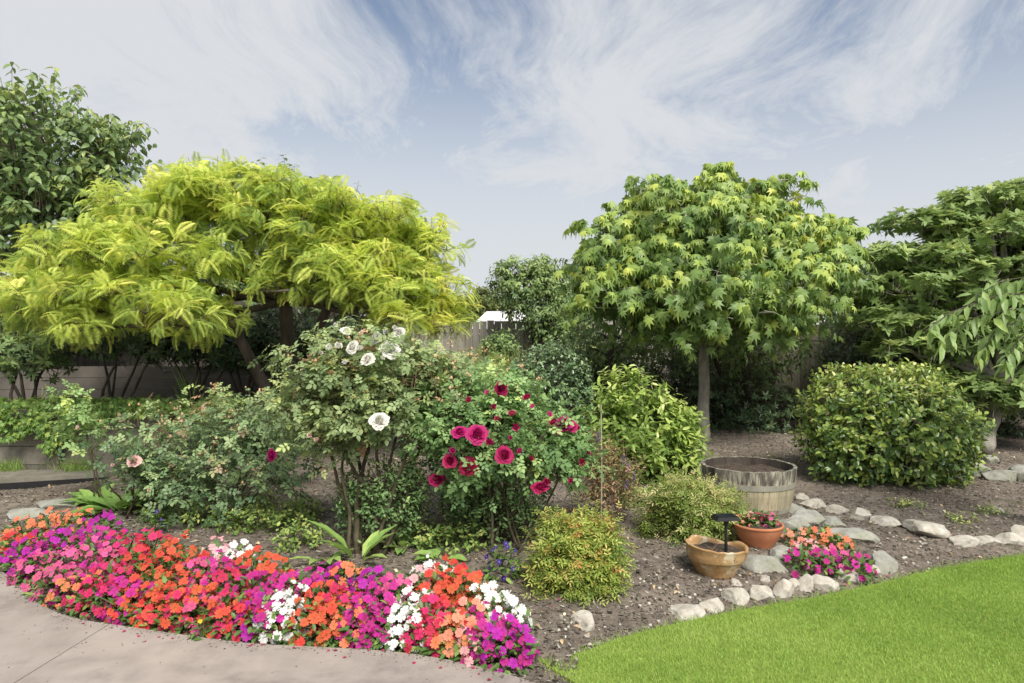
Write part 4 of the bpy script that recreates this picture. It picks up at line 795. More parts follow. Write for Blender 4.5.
# left-hand rose bushes
for k, (nm, lab, px, Y, lbs, nt, bloomk, bloom) in enumerate([
    ('pink_rose_bush', 'blue-green rose bush with a blush pink bloom above the broad-leaved clump', 135, 5.6, [lobe(135, 455, 5.6, 45, 34), lobe(120, 475, 5.5, 36, 30), lobe(165, 470, 5.6, 36, 32)], 190, 'blush', [(143, 458, 1.1), (158, 487, .5), (122, 462, .45), (88, 425, .6)]),
    ('red_rose_bush', 'wide dark rose bush with one red bloom left of the white rose', 225, 5.5, [lobe(215, 460, 5.5, 60, 40), lobe(260, 465, 5.4, 46, 44), lobe(190, 485, 5.4, 50, 28), lobe(245, 490, 5.3, 44, 20)], 360, 'crimson', [(278, 452, 1.)]),
    ('rose_bush', 'paler rose bush with russet tips behind the dark left-hand roses', 235, 6.2, [lobe(235, 425, 6.2, 52, 26), lobe(200, 430, 6.3, 35, 24), lobe(275, 425, 6.1, 34, 32)], 230, 'blush', [(192, 436, .6)])]):
    t, _ = shrub(nm, lab, (at(px, 500, Y)[0], Y, float(gz(at(px, 500, Y)[0], Y))), lbs, nt, dict(shell=.28, amp=.15, gap=-.35, gapf=3, seed=90 + k), dict(templ=rose_leaf(), per=5, tl=.18, size=.122, out=.7, up=.7, jit=.4, droop=.25, side=.9, along=.4, tone0=.42, tr=.15, tcl=.14, tup=.28, seed=90 + k), M['cane'], M['rose_dark' if k < 2 else 'rose_leaf'], 6, .01, nbr=50, cat='rose bush', bunch=(.14, .17, 90 + k, .8, .6))
    blooms(t, lbs, bloomk, bloom, k + 7); rosehips(lbs, 14, 95 + k, t)
# tall thin shoot left
sl = [lobe(72, 400, 6.0, 14, 16), lobe(78, 420, 6.0, 15, 14), lobe(85, 440, 6, 12, 14)]
shrub('rose_shoot', 'tall thin pale rose shoot in front of the ivy', (at(100, 500, 6.0)[0], 6.0, .12), sl, 60, dict(shell=.3, amp=.2, seed=99), dict(templ=rose_leaf(), per=4, tl=.12, size=.13, up=.5, droop=.3, tone0=.7, tr=.12, tup=.1, seed=99), M['cane'], M['rose_green'], 3, .009, nbr=10, spread=.05, cat='plant')

print('roses built')
# ------------------------------------------------------------------ small shrubs and perennials
def nandina(lab, px, py, lbs, Y, nt, leafm, seed):
    g_ = gnd(px, py); shrub('heavenly_bamboo', lab, (g_[0], Y, float(gz(g_[0], Y))), lbs, int(nt * .85), dict(shell=.3, amp=.28, freq=3.5, gap=-1.0, gapf=4, seed=seed), dict(templ=rose_leaf(.30), per=6, tl=.15, size=.10, out=.6, up=.8, jit=.4, droop=.2, side=.8, along=.6, nup=.8, tone0=.45, tr=.18, tcl=.16, tup=.22, tip=.2, seed=seed, wr=.0015), M['dry_stem'], M[leafm], 10, .004, nbr=40, spread=.1, cat='shrub', group=None, br=.003)
Y = 4.05
nandina('bushy yellow and orange leaved shrub at the near end of the bed', 575, 600, [lobe(578, 565, Y, 32, 26), lobe(566, 580, Y - .05, 27, 20), lobe(588, 545, Y, 26, 18), lobe(598, 574, Y, 20, 20), lobe(558, 545, Y, 18, 14)], Y, 950, 'nandina', 101)
Y = 5.0
nandina('buff-tipped green shrub spreading behind the cracked pot', 690, 555, [lobe(682, 518, Y, 34, 24), lobe(672, 530, Y - .05, 26, 17), lobe(705, 520, Y, 24, 20), lobe(682, 502, Y + .05, 26, 16), lobe(716, 512, Y + .1, 20, 16)], Y, 950, 'nandina_green', 102)
Y = 5.3
sl = [lobe(590, 470, Y, 28, 34), lobe(618, 480, Y, 24, 30), lobe(605, 500, Y, 30, 20)]
t, _ = shrub('bronze_plant', 'twiggy bronze and pinkish plant around the thin garden stake', (at(602, 515, Y)[0], Y, float(gz(.7, Y))), sl, 420, dict(shell=.4, amp=.15, seed=103), dict(templ=lens(.25), per=6, tl=.15, size=.05, up=.9, out=.4, droop=.2, tone0=.55, tr=.2, tup=.15, seed=103), M['dry_stem'], M['purple_leaf'], 12, .004, nbr=50, cat='plant', spread=.15)
# lavender spikes
M['lav'] = petal_mat('lavender_petals', (.24, .16, .40), .1)
b = MB(); bs = MB(); r = np.random.default_rng(7)
for px, py in ((629, 462), (634, 472), (627, 480), (598, 432), (624, 455)):
    p = at(px, py, 5.1); bs.tube([p, p + (r.normal(0, .02), 0, -.22)], [.002, .002], 4)
    for k in range(16): q = p + np.array([r.normal(0, .006), r.normal(0, .006), -k * .0045]); b.tube([q, q + (r.normal(0, .004), r.normal(0, .004), .008)], [.005, .002], 5, r.random())
t = empty('lavender', (at(629, 500, 5.1)[0], 5.1, .08), 'few mauve lavender spikes beside the light green bush', 'flower'); b.obj('flower_spikes', M['lav'], t); bs.obj('stems', M['green_stem'], t)
# stake
p = gnd(601, 528); b = MB(); b.tube([p - (0, 0, .05), (p[0] + .005, p[1], .5), (p[0], p[1], CAM_H - (404 - 341) / FPX * p[1])], [.006, .0055, .005], 7); props(b.obj('garden_stake', M['stake'], origin=p), 'thin pale upright stake between the crimson rose and light green bush', 'stake')

# dry grassy clump and mid shrubs in front of pale fence
def tuft(name, lab, p, n, h, spread, matn, seed, cat='plant', lean=.35, wdt=.05, tone0=.5):
    r = np.random.default_rng(seed); t = empty(name, p, lab, cat); pos = np.array(p) + np.stack([r.normal(0, spread, n), r.normal(0, spread * .7, n), np.zeros(n)], 1)
    f = np.stack([r.normal(0, lean, n), r.normal(0, lean, n), np.ones(n)], 1); nh = np.stack([r.normal(0, 1, n), r.normal(0, 1, n), np.full(n, .5)], 1)
    T = ([(-wdt / 2, 0, 0), (wdt / 2, 0, 0), (wdt / 2, .5, -.02), (-wdt / 2, .5, -.02), (0, 1, -.22)], [(0, 1, 2, 3), (3, 2, 4)])
    inst_obj('blades', t, T, pos, f, nh, h * r.uniform(.5, 1.1, n), tone0 + r.normal(0, .2, n), M[matn]); return t
tuft('dry_grass', 'tall dry wispy grass in front of the pale fence', (at(500, 400, 11)[0], 11, .2), 900, 1.2, .28, 'hedge', 111, lean=.2, wdt=.014, tone0=.9)
tuft('dry_grass', 'second wispy olive grass clump left of the dry one by the pale fence', (at(475, 400, 10.5)[0], 10.5, .2), 700, 1.1, .25, 'hedge', 112, lean=.25, wdt=.015, tone0=.8)
tuft('iris', 'narrow upright iris blades on the raised bed', (at(184, 400, 7.5)[0], 7.5, .72), 14, .55, .05, 'broad', 113, lean=.12, wdt=.06)
tuft('grass_tuft', 'grass tuft at the foot of the sleeper wall, far left', (at(8, 480, 7.1)[0], 7.1, .16), 260, .15, .07, 'weed', 114, 'grass', .4, .03)
tuft('grass_tuft', 'grass tuft at the foot of the sleeper wall below the hanging ivy', (at(80, 480, 7.12)[0], 7.12, .16), 320, .16, .09, 'weed', 115, 'grass', .4, .03)
for k, (px, py, Y, rx, ry, m_, lab) in enumerate([(500, 350, 12.5, 14, 12, 'far', 'small dark leafy sprig against the pale fence'), (590, 360, 12.5, 20, 14, 'lance', 'bright yellow-green shrub tip near the small white roof edge'), (572, 340, 13, 24, 18, 'far', 'dark loose shrub at the right end of the pale fence')]):
    sl = [lobe(px, py, Y, rx, ry)]; shrub('backdrop_shrub', lab, (at(px, 400, Y)[0], Y, .1), sl, 170, dict(shell=.3, amp=.2, seed=120 + k), dict(templ=lens(.45), per=6, tl=.2, size=.12, up=.6, tone0=.6, tup=.2, seed=120 + k), M['bark'], M[m_], 4, .015)

def leafclump(name, lab, p, n, size, seed, matn='broad', wd=.4, cat='plant', up=.7, spread=.03, tone0=.5):
    r = np.random.default_rng(seed); t = empty(name, p, lab, cat); a = r.uniform(0, 6.28, n); e = r.uniform(.25, 1., n) * up * 1.5
    f = np.stack([np.cos(a), np.sin(a), e], 1); pos = np.array(p) + f * np.array([spread, spread, 0.01]); nh = np.stack([-np.cos(a) * .4, -np.sin(a) * .4, np.ones(n)], 1)
    V, F = lens(wd, .18, .35, .05); inst_obj('foliage', t, (V, F), pos, f, nh, size * r.uniform(.6, 1.1, n), tone0 + r.normal(0, .15, n), M[matn], smooth=False); return t
for (px, py, n, s, lab) in [(120, 512, 26, .34, 'clump of broad pale green leaves behind the magenta bedding at the left'), (95, 505, 14, .28, 'smaller broad-leaved clump beside the concrete strip'), (155, 500, 18, .28, 'broad-leaved clump under the pink rose bush')]:
    leafclump('broad_leaved_plant', lab, gnd(px, py), n, s, int(px), wd=.42)
leafclump('lily_plant', 'large upright pale green lily leaves at the foot of the white rose', gnd(358, 562), 7, .36, 131, wd=.30, up=1.4, tone0=.75)
leafclump('lily_plant', 'flat arching yellowish lily leaf left of the upright ones', gnd(325, 563), 6, .32, 132, wd=.26, up=.5, tone0=.8)
leafclump('seedling', 'small plant with two round leaves behind the red bedding', gnd(440, 560), 5, .16, 133, wd=.8, up=.5, tone0=.7)
leafclump('seedling', 'pointed-leaf seedling right of the white rose canes', gnd(402, 548), 9, .20, 134, wd=.45, up=1., tone0=.6)
# low weedy ground plants behind the bedding
weeds = [(170, 520, 'weedy clump above the pink and red bedding, left'), (205, 525, 'weedy clump directly behind the pale pink bedding'), (240, 528, 'weedy clump behind the orange-red bedding'), (275, 530, 'weedy clump left of the lily leaves'), (300, 520, 'weedy patch below the left rose canes'), (255, 512, 'weedy patch in the shade of the red rose bush'), (430, 545, 'weedy patch between the two rose bushes'), (465, 548, 'weedy patch below the crimson rose'), (300, 545, 'yellowing weeds beside the arching lily leaf'), (545, 530, 'weedy patch right of the crimson rose foot'), (640, 505, 'weeds below the light green bush')]
for k, (px, py, lab) in enumerate(weeds):
    p = gnd(px, py); sl = [[p[0], p[1], p[2] + .05, .19, .15, .09]]
    shrub('weed_clump', lab, p, sl, 80, dict(shell=.4, amp=.2, seed=140 + k), dict(templ=lens(.55), per=5, tl=.07, size=.045, up=.8, droop=.1, tone0=.55, tr=.2, tup=.2, seed=140 + k, wr=.001), M['green_stem'], M['weed'], 3, .003, nbr=6, cat='weed')
for k, (px, py, lab) in enumerate([(990, 512, 'sparse yellowish weeds on the bare soil at the right'), (960, 520, 'tiny weeds on the bare soil left of the sparse yellowish ones'), (905, 505, 'thin weed seedlings on bare soil below the round shrub'), (1005, 425, 'bright weeds on the rocks behind the evergreen trunk')]):
    p = gnd(px, py); sl = [[p[0], p[1], p[2] + .01, .16, .11, .03]]
    shrub('weed_clump', lab, p, sl, 45, dict(shell=.5, amp=.2, seed=160 + k), dict(templ=lens(.35), per=4, tl=.05, size=.04, up=.5, tone0=.75, tr=.15, tup=.1, seed=160 + k, wr=.001), M['green_stem'], M['weed'], 2, .002, nbr=3, cat='weed')

# ------------------------------------------------------------------ bedding flowers
def flower_mesh(name, mat, seed=0, size=.0255, notch=.12, cup=.12):
    r = np.random.default_rng(seed); b = MB()
    for k in range(5):
        a = k * 2 * math.pi / 5 + r.normal(0, .05); sc = size * r.uniform(.92, 1.1) * (1.08 if k in (2, 3) else 1)
        pts = [(0, 0, 0, 0), (-.32, .42, .03, .5), (-.46, .78, .07, .9), (-.22, 1.04, .06, 1), (0, 1. - notch, .03, 1), (.22, 1.04, .06, 1), (.46, .78, .07, .9), (.32, .42, .03, .5), (0, .6, .0, .6)]
        V = []; T = []
        for x, y, z, t in pts:
            X_ = x * math.cos(a) - y * math.sin(a); Y_ = x * math.sin(a) + y * math.cos(a); V.append((X_ * sc, Y_ * sc, (z + .02 * (k % 2) + cup * y * y * (.6 if k % 2 else -.5)) * sc)); T.append(t)
        b.add(V, [(0, 8, 1), (1, 8, 2), (2, 8, 3), (3, 8, 4), (4, 8, 5), (5, 8, 6), (6, 8, 7), (7, 8, 0)], np.array(T, float))
    return b.mesh(name, mat)
COL = {'orange-red': (.70, .11, .05), 'coral orange': (.78, .24, .11), 'scarlet': (.64, .05, .045), 'crimson pink': (.64, .032, .13), 'magenta': (.55, .028, .27), 'violet': (.45, .02, .35), 'hot pink': (.72, .12, .30),
       'pale pink': (.82, .42, .44), 'white': (.83, .83, .79), 'salmon': (.88, .33, .22), 'yellow': (.85, .55, .03)}
FM = {}
for c, rgb in COL.items():
    m = petal_mat(c.replace(' ', '_').replace('-', '_') + '_petals', rgb, .10 if c != 'white' else .03, tuple(v * .7 for v in rgb)); FM[c] = [flower_mesh('flower', m, 10 * len(FM) + i, *((.0245, .12, .12), (.0245, .05, .3), (.0255, .16, -.15), (.019, .1, 1.3), (.0225, .12, .6))[i]) for i in range(5)]
plants = [(22, 518, 'coral orange'), (72, 511, 'coral orange'), (48, 513, 'coral orange'), (100, 512, 'violet'), (62, 528, 'violet'), (14, 548, 'violet'), (38, 534, 'magenta'), (92, 526, 'magenta'), (8, 568, 'magenta'), (34, 555, 'hot pink'), (66, 548, 'hot pink'), (96, 545, 'hot pink'),
 (38, 578, 'hot pink'), (12, 533, 'scarlet'), (80, 566, 'magenta'), (122, 533, 'crimson pink'), (148, 532, 'crimson pink'), (172, 538, 'orange-red'), (136, 550, 'scarlet'), (108, 563, 'crimson pink'), (122, 577, 'magenta'), (56, 588, 'coral orange'), (92, 590, 'crimson pink'), (62, 600, 'crimson pink'),
 (160, 552, 'orange-red'), (188, 553, 'scarlet'), (148, 572, 'orange-red'), (176, 572, 'orange-red'), (118, 598, 'orange-red'), (146, 596, 'orange-red'), (96, 612, 'magenta'), (124, 618, 'scarlet'), (152, 617, 'orange-red'), (176, 600, 'crimson pink'), (178, 620, 'hot pink'), (204, 590, 'orange-red'), (204, 620, 'orange-red'),
 (214, 544, 'pale pink'), (234, 545, 'white'), (200, 563, 'hot pink'), (212, 562, 'magenta'), (250, 552, 'orange-red'), (268, 563, 'orange-red'), (228, 572, 'crimson pink'), (232, 598, 'crimson pink'), (252, 578, 'magenta'), (282, 578, 'magenta'), (248, 606, 'violet'), (262, 592, 'magenta'), (256, 622, 'magenta'),
 (278, 603, 'white'), (292, 588, 'white'), (272, 612, 'white'), (228, 622, 'scarlet'), (296, 625, 'orange-red'), (310, 602, 'orange-red'), (322, 586, 'orange-red'), (318, 628, 'orange-red'), (308, 578, 'magenta'), (344, 568, 'coral orange'), (328, 572, 'violet'), (340, 592, 'crimson pink'), (342, 618, 'coral orange'),
 (344, 640, 'magenta'), (358, 605, 'magenta'), (370, 624, 'magenta'), (372, 575, 'violet'), (384, 598, 'magenta'), (380, 582, 'magenta'), (398, 630, 'white'), (404, 612, 'white'), (396, 580, 'hot pink'), (412, 592, 'white'), (418, 575, 'pale pink'), (430, 562, 'white'), (452, 562, 'scarlet'), (436, 580, 'orange-red'), (462, 578, 'orange-red'), (482, 578, 'orange-red'),
 (430, 602, 'crimson pink'), (424, 622, 'crimson pink'), (436, 640, 'crimson pink'), (452, 604, 'scarlet'), (462, 618, 'salmon'), (484, 606, 'salmon'), (452, 632, 'coral orange'), (474, 634, 'salmon'), (470, 650, 'coral orange'), (448, 652, 'scarlet'), (500, 590, 'white'), (516, 600, 'white'), (498, 612, 'magenta'), (502, 632, 'magenta'), (518, 622, 'violet'), (490, 648, 'pale pink'), (516, 645, 'magenta')]
ORD = ['first', 'second', 'third', 'fourth', 'fifth', 'sixth', 'seventh', 'eighth', 'ninth', 'tenth', 'eleventh', 'twelfth', 'thirteenth', 'fourteenth', 'fifteenth', 'sixteenth']
# each plant: height by distance from the pavement edge
def bed_plant(px, py, c):
    z = .20
    for _ in range(3):
        p = atz(px, py, z); d = p[1] - np.interp(p[0], _bx, _by); z = float(np.clip(.15 + .20 * max(d, 0), .15, .26))
    e = float(np.interp(p[0], _bx, _by))
    if d < .15: p = np.array([p[0], e + .15, z]); d = .15
    return p, z, d
rows = {}; info = []
for (px, py, c) in plants:
    px -= 14 * max(0, min(1, (px - 440) / 50))
    p, z, d = bed_plant(px, py, c); row = 'pavement edge' if d < .22 else ('middle' if d < .6 else 'back'); info.append((px, py, c, p, z, row)); rows.setdefault((c, row), []).append(px)
def bedding_plant(name, lab, p, z, c, nfl, rad, seed, group, cat='bedding plant', fs=1.):
    r = np.random.default_rng(seed); gzv = float(gz(p[0], p[1])); base = np.array([p[0], p[1] + .02, gzv]); t = empty(name, base, lab, cat, group); H = max(z - gzv, .08)
    n = int(110 * rad / .14); u = nrm(r.normal(size=(n, 3))); u[:, 2] = np.abs(u[:, 2]) * .9 + .02; P = base + u * np.array([rad, rad, H]) * r.uniform(.6, 1.04, (n, 1))
    f = nrm(u + r.normal(0, .5, (n, 3)) + np.array([0, 0, -.1])); nh = nrm(u * .6 + np.array([0, 0, 1]))
    inst_obj('foliage', t, lens(.48, .1, .25), P, f, nh, r.uniform(.035, .06, n), r.normal(.5, .22, n), M['bedding'])
    sb = MB()
    for k in range(4): q = base + np.array([r.normal(0, .4) * rad, r.normal(0, .4) * rad, H * .8]); sb.tube([base, (base + q) / 2 + r.normal(0, .008, 3), q], [.006, .005, .003], 5)
    sb.obj('stems', M['green_stem'], t)
    ph = r.uniform(0, 6.28)
    for k in range(nfl):
        zz = 1 - (k + .5) / nfl * .93; a = k * 2.39996 + ph; s = math.sqrt(max(0, 1 - zz * zz)); v = np.array([math.cos(a) * s, math.sin(a) * s, zz]) + r.normal(0, .07, 3)
        v[2] = max(v[2], .1); o = bpy.data.objects.new('flower', FM[c][int(r.choice(5, p=(.3, .25, .2, .1, .15)))]); C.objects.link(o); o.parent = t; o.location = tuple(v * np.array([rad, rad, H]) * r.uniform(.94, 1.1))
        nd_ = Vector((v[0] * .8 + r.normal(0, .3), v[1] * .8 - .6 + r.normal(0, .3), .35 + v[2] * .5)); o.rotation_euler = nd_.to_track_quat('Z', 'Y').to_euler(); o.rotation_euler.rotate_axis('Z', r.uniform(0, 6)); o.scale = (r.uniform(.68, 1.14) * fs,) * 3
    return t
WORD = {'pavement edge': 'at the pavement edge', 'middle': 'in the middle of the border', 'back': 'at the back of the border'}
for i, (px, py, c, p, z, row) in enumerate(info):
    xs = sorted(rows[(c, row)]); k = xs.index(px); n = len(xs)
    lab = f'{c} impatiens {WORD[row]}, ' + (f'{ORD[k]} from the left of {n} there' if n > 1 else 'the only one of its colour there')
    bedding_plant('impatiens', lab, p, z, c, 32, .142, 200 + i, 'impatiens of the curved flower border')

# small patch by the stones, on the right
patch = [(800, 532, 'salmon'), (822, 530, 'coral orange'), (838, 537, 'coral orange'), (800, 552, 'magenta'), (822, 552, 'magenta'), (842, 552, 'hot pink'), (858, 556, 'magenta'), (810, 543, 'pale pink')]
for i, (px, py, c) in enumerate(patch):
    p = atz(px, py, .14); lab = f'{c} impatiens in the small patch among the stones, ' + {0: 'top left', 1: 'top centre', 2: 'top right', 3: 'bottom left', 4: 'bottom centre', 5: 'right of centre', 6: 'far right end', 7: 'middle of the patch'}[i]
    bedding_plant('impatiens', lab, p, .15, c, 15, .115, 400 + i, 'impatiens of the small patch among stones')
# violas at the end of border
M['p_viola'] = petal_mat('viola_petals', (.07, .03, .25), .1, (.6, .55, .7)); FM['viola'] = [flower_mesh('flower', M['p_viola'], 77, .017)] * 5
bedding_plant('viola', 'dark purple violas with pale centres behind the right end of the border', atz(503, 553, .2), .24, 'viola', 16, .12, 501, None, 'flower')
bedding_plant('viola', 'dark violas behind the left magenta bedding', atz(152, 518, .2), .24, 'viola', 8, .09, 502, None, 'flower')
bedding_plant('pansy', 'tiny yellow pansy at the right tip of the border', atz(508, 626, .12), .15, 'yellow', 3, .05, 503, None, 'flower', .6)
bedding_plant('pansy', 'tiny yellow pansy at the pavement edge under the orange-red flowers', atz(200, 622, .09), .12, 'yellow', 2, .035, 504, None, 'flower', .6)
# fallen petals
r = np.random.default_rng(66); n = 26; V_ = []
q = np.array([gnd(px, py) for px, py in zip(r.uniform(20, 520, n), r.uniform(640, 668, n))])
ed_y = np.interp(q[:, 0], _bx, _by); q[:, 1] = ed_y - np.abs(r.normal(0, .05, n)); q[:, 2] = .016
q2 = np.array([gnd(px, py) for px, py in ((534, 615), (552, 608), (845, 585), (890, 577), (560, 600), (535, 600))]); q2[:, 2] += .012; q = np.concatenate([q, q2]); n = len(q)
o = inst_obj('fallen_petals', None, rhomb(.9, .1), q, r.normal(0, 1, (n, 3)) * (1, 1, .1), np.array([[0, .1, 1.]] * n), r.uniform(.014, .026, n), r.random(n), petal_mat('dropped_petals', (.62, .06, .16), .2)); props(o, 'pink petals dropped along the pavement and soil', 'petals', kind='stuff')
print('flowers built')

# ------------------------------------------------------------------ barrel, pots, garden light
def barrel():
    yb = gnd(748, 517)[1]; Rb = .335; Yc = yb + Rb; c = np.array([at(748, 500, Yc)[0], Yc, float(gz(at(748, 500, Yc)[0], Yc)) - .02])
    k = Yc / FPX; Rt = 45.5 * k; H = (CAM_H - (463.5 - 341) * k) - c[2]; Rb = Rt * .86; print('barrel', c, Rt, H)
    t = empty('half_barrel', c, 'weathered wooden half barrel planter with a metal hoop, filled with soil', 'planter')
    n = 26; r = np.random.default_rng(5)
    body = MB()
    for i in range(n):
        a0 = i * 2 * math.pi / n + .003; a1 = (i + 1) * 2 * math.pi / n - .003; th = .028; dz = r.normal(0, .002); ton = r.random()
        prof = [(Rb, 0), (Rb + (Rt - Rb) * .5 + .006, H * .45), (Rt, H + dz), (Rt - th, H + dz), (Rb + (Rt - Rb) * .5 + .006 - th, H * .45), (Rb - th, 0)]
        V = []
        for a in (a0, (a0 + a1) / 2, a1):
            for (rr, z) in prof: V.append((rr * math.cos(a), rr * math.sin(a), z))
        F = []
        for s in range(2):
            for j in range(6): F.append((s * 6 + j, (s + 1) * 6 + j, (s + 1) * 6 + (j + 1) % 6, s * 6 + (j + 1) % 6))
        F += [tuple(range(6)), tuple(range(12, 18))[::-1]]
        body.add(V, F, ton); body.M[-len(F):] = [0, 0, 0, 1, 1, 0] * 2 + [0, 0]
    body.V = [v + c for v in body.V]; body.obj('staves', [M['barrel'], M['wet_wood']], t)
    def rad_at(z): return np.interp(z, [0, H * .45, H], [Rb, Rb + (Rt - Rb) * .5 + .006, Rt])
    for z0, h in ((H * .58, .045), (.015, .04)):
        b = MB(); b.lathe([(rad_at(z0) + .002, z0), (rad_at(z0) + .006, z0), (rad_at(z0 + h) + .006, z0 + h), (rad_at(z0 + h) + .002, z0 + h)], 52, c); b.obj('hoop', M['hoop'], t, smooth=False)
    b = MB(); rr = np.linspace(0, Rt - .035, 9); seg = 40; a = np.arange(seg) * 2 * math.pi / seg
    V = [(x * math.cos(q), x * math.sin(q), H - .065 + .02 * noise3(np.array([x * math.cos(q) * 12, x * math.sin(q) * 12, 0]))) for x in rr for q in a]
    F = [(i * seg + j, i * seg + (j + 1) % seg, (i + 1) * seg + (j + 1) % seg, (i + 1) * seg + j) for i in range(8) for j in range(seg)]
    b.add(np.array(V) + c, F); b.obj('soil', M['pot_soil'], t, smooth=True)
barrel()
def bowl(name, lab, px, base_py, rim_py, wpx, mat, Hf, soil_drop, wob=0, foot=.62, rimh=.03, cat='plant pot'):
    f = gnd(px, base_py); Rt0 = wpx / 2 * f[1] / FPX; Yc = f[1] + Rt0 * foot; Rt = wpx / 2 * Yc / FPX; x = (px - 512) / FPX * Yc; zb = float(gz(x, Yc)) - .01
    H = Rt * Hf; c = np.array([x, Yc, zb]); t = empty(name, c, lab, cat); Rb = Rt * foot; print(name, c, Rt, H)
    b = MB(); th = .014
    prof = [(0.001, 0.001), (Rb, 0), (Rb * 1.02, .01), (Rb + (Rt - Rb) * .62, H * .45), (Rt * .965, H - rimh - .004), (Rt * .97, H - rimh), (Rt * 1.0, H - rimh + .003), (Rt, H - .004), (Rt - .005, H), (Rt - th, H - .001), (Rt - th - .006, H - .02), (Rb + (Rt - Rb) * .6 - th, H * .45), (Rb - th, .02), (.001, .02)]
    if wob: prof = [(.001, .001), (Rb, 0), (Rb * 1.03, .01), (Rb + (Rt - Rb) * .45, H * .34), (Rt * .87, H * .50), (Rt * .885, H * .53), (Rt * .93, H * .545), (Rt * .945, H * .57), (Rt * .965, H * .75), (Rt * .985, H * .93), (Rt * 1.01, H * .97), (Rt * 1.005, H), (Rt - th, H * .995), (Rt - th - .008, H * .9), (Rt * .84, H * .5), (Rb - th, .02), (.001, .02)]
    b.lathe(prof, 56, c, wob=wob)
    if wob:
        q = b.V[-1]; top_ = q[:, 2] > c[2] + H * .86; ang = np.arctan2(q[:, 1] - c[1], q[:, 0] - c[0]); st = np.stack([np.cos(ang), np.sin(ang), ang * 0], 1)
        q[top_, 2] -= (.022 * np.clip(noise3(st * 3.1 + 2)[top_] , 0, 1) + .008 * np.clip(noise3(st * 9)[top_], 0, 1) + .012 * (st[top_, 0] + .2))
    b.obj('pot', mat, t, smooth=True)
    b = MB(); R2 = Rt - th - .004; rr = np.linspace(.001, R2 * (1 - .2 * soil_drop / H), 7); seg = 32; a = np.arange(seg) * 2 * math.pi / seg
    V = [(q_ * math.cos(w_), q_ * math.sin(w_), H - soil_drop + .008 * noise3(np.array([q_ * math.cos(w_) * 25, q_ * math.sin(w_) * 25, 0]))) for q_ in rr for w_ in a]
    F = [(i * seg + j, i * seg + (j + 1) % seg, (i + 1) * seg + (j + 1) % seg, (i + 1) * seg + j) for i in range(6) for j in range(seg)]
    b.add(np.array(V) + c, F); b.obj('soil', M['pot_soil'], t, smooth=True)
    return t, c, Rt, H
pt, pc, pR, pH = bowl('terracotta_pot', 'old mottled terracotta bowl with peeling rim, black light standing in it', 716, 579, 543, 61, M['terra_old'], 1.0, .05, wob=.012, foot=.6, rimh=.045)
bt, bc, bR, bH = bowl('terracotta_bowl', 'clean orange terracotta bowl planted with pink flowers by the barrel', 758, 548, 520, 49, M['terra'], .95, .02, foot=.55, rimh=.02)
for i, (dx, dy, c) in enumerate([(-.07, .02, 'salmon'), (-.02, .06, 'pale pink'), (.04, .05, 'crimson pink'), (.08, .0, 'hot pink')]):
    bedding_plant('petunia', f'{c} petunia in the orange terracotta bowl, {ORD[i]} from the left', np.array([bc[0] + dx, bc[1] + dy, 0]), bc[2] + bH + .06, c, 9, .065, 520 + i, 'petunias in the terracotta bowl', 'flower', .75)
for o in [o for o in C.objects if o.name.startswith('petunia')]: o.location.z = bc[2] + bH - .02; [setattr(ch, 'scale', (ch.scale[0], ch.scale[1], ch.scale[2] * (1 if ch.name.startswith('flower') else .45))) for ch in o.children]
for o in [o for o in C.objects if o.name.startswith('petunia')]:
    for ch in o.children:
        if ch.name.startswith('flower'): ch.location.z *= .35 if True else 1
# garden light
lc = np.array([pc[0] + .06, pc[1] - .01, pc[2] + pH - .06]); k = lc[1] / FPX; top = CAM_H - (517 - 341) * k
gl = empty('garden_light', lc, 'black plastic garden light with flat tilted head standing in the old pot', 'garden light')
b = MB(); b.tube([lc, (lc[0], lc[1], top - .05)], [.010, .010], 12); b.tube([(lc[0], lc[1], top - .05), (lc[0], lc[1], top - .03)], [.014, .014], 12); b.obj('post', M['black'], gl, smooth=False)
b = MB(); b.tube([(lc[0], lc[1], top - .032), (lc[0], lc[1], top - .008)], [.016, .03], 16); b.obj('neck', M['black'], gl)
b = MB(); b.box((lc[0] - .004, lc[1], top), (.155, .10, .022), .15, .5, .12); hd = b.obj('head', M['black'], gl)
b = MB(); b.box((lc[0] - .004, lc[1], top + .0135), (.125, .075, .004), .15, .5, .0); b.obj('solar_panel', surf_mat('solar_cell', [(.3, (.01, .012, .02)), (.7, (.02, .022, .035))], 20, 2, .25, 0, spec=.5), hd)
# twigs of the buff shrub poke through the old pot's crack: small dead stems in pot
b = MB(); r = np.random.default_rng(4)
for i in range(12):
    p = pc + np.array([r.normal(0, .05), r.normal(0, .04), pH - .05]); b.tube([p, p + (r.normal(0, .03), r.normal(0, .03), r.uniform(.02, .06))], [.0018, .001], 4)
props(b.obj('dead_stems', M['dry_stem'], origin=pc + (0, 0, pH - .05)), 'short dead plant stems in the soil of the old bowl', 'dead plant')

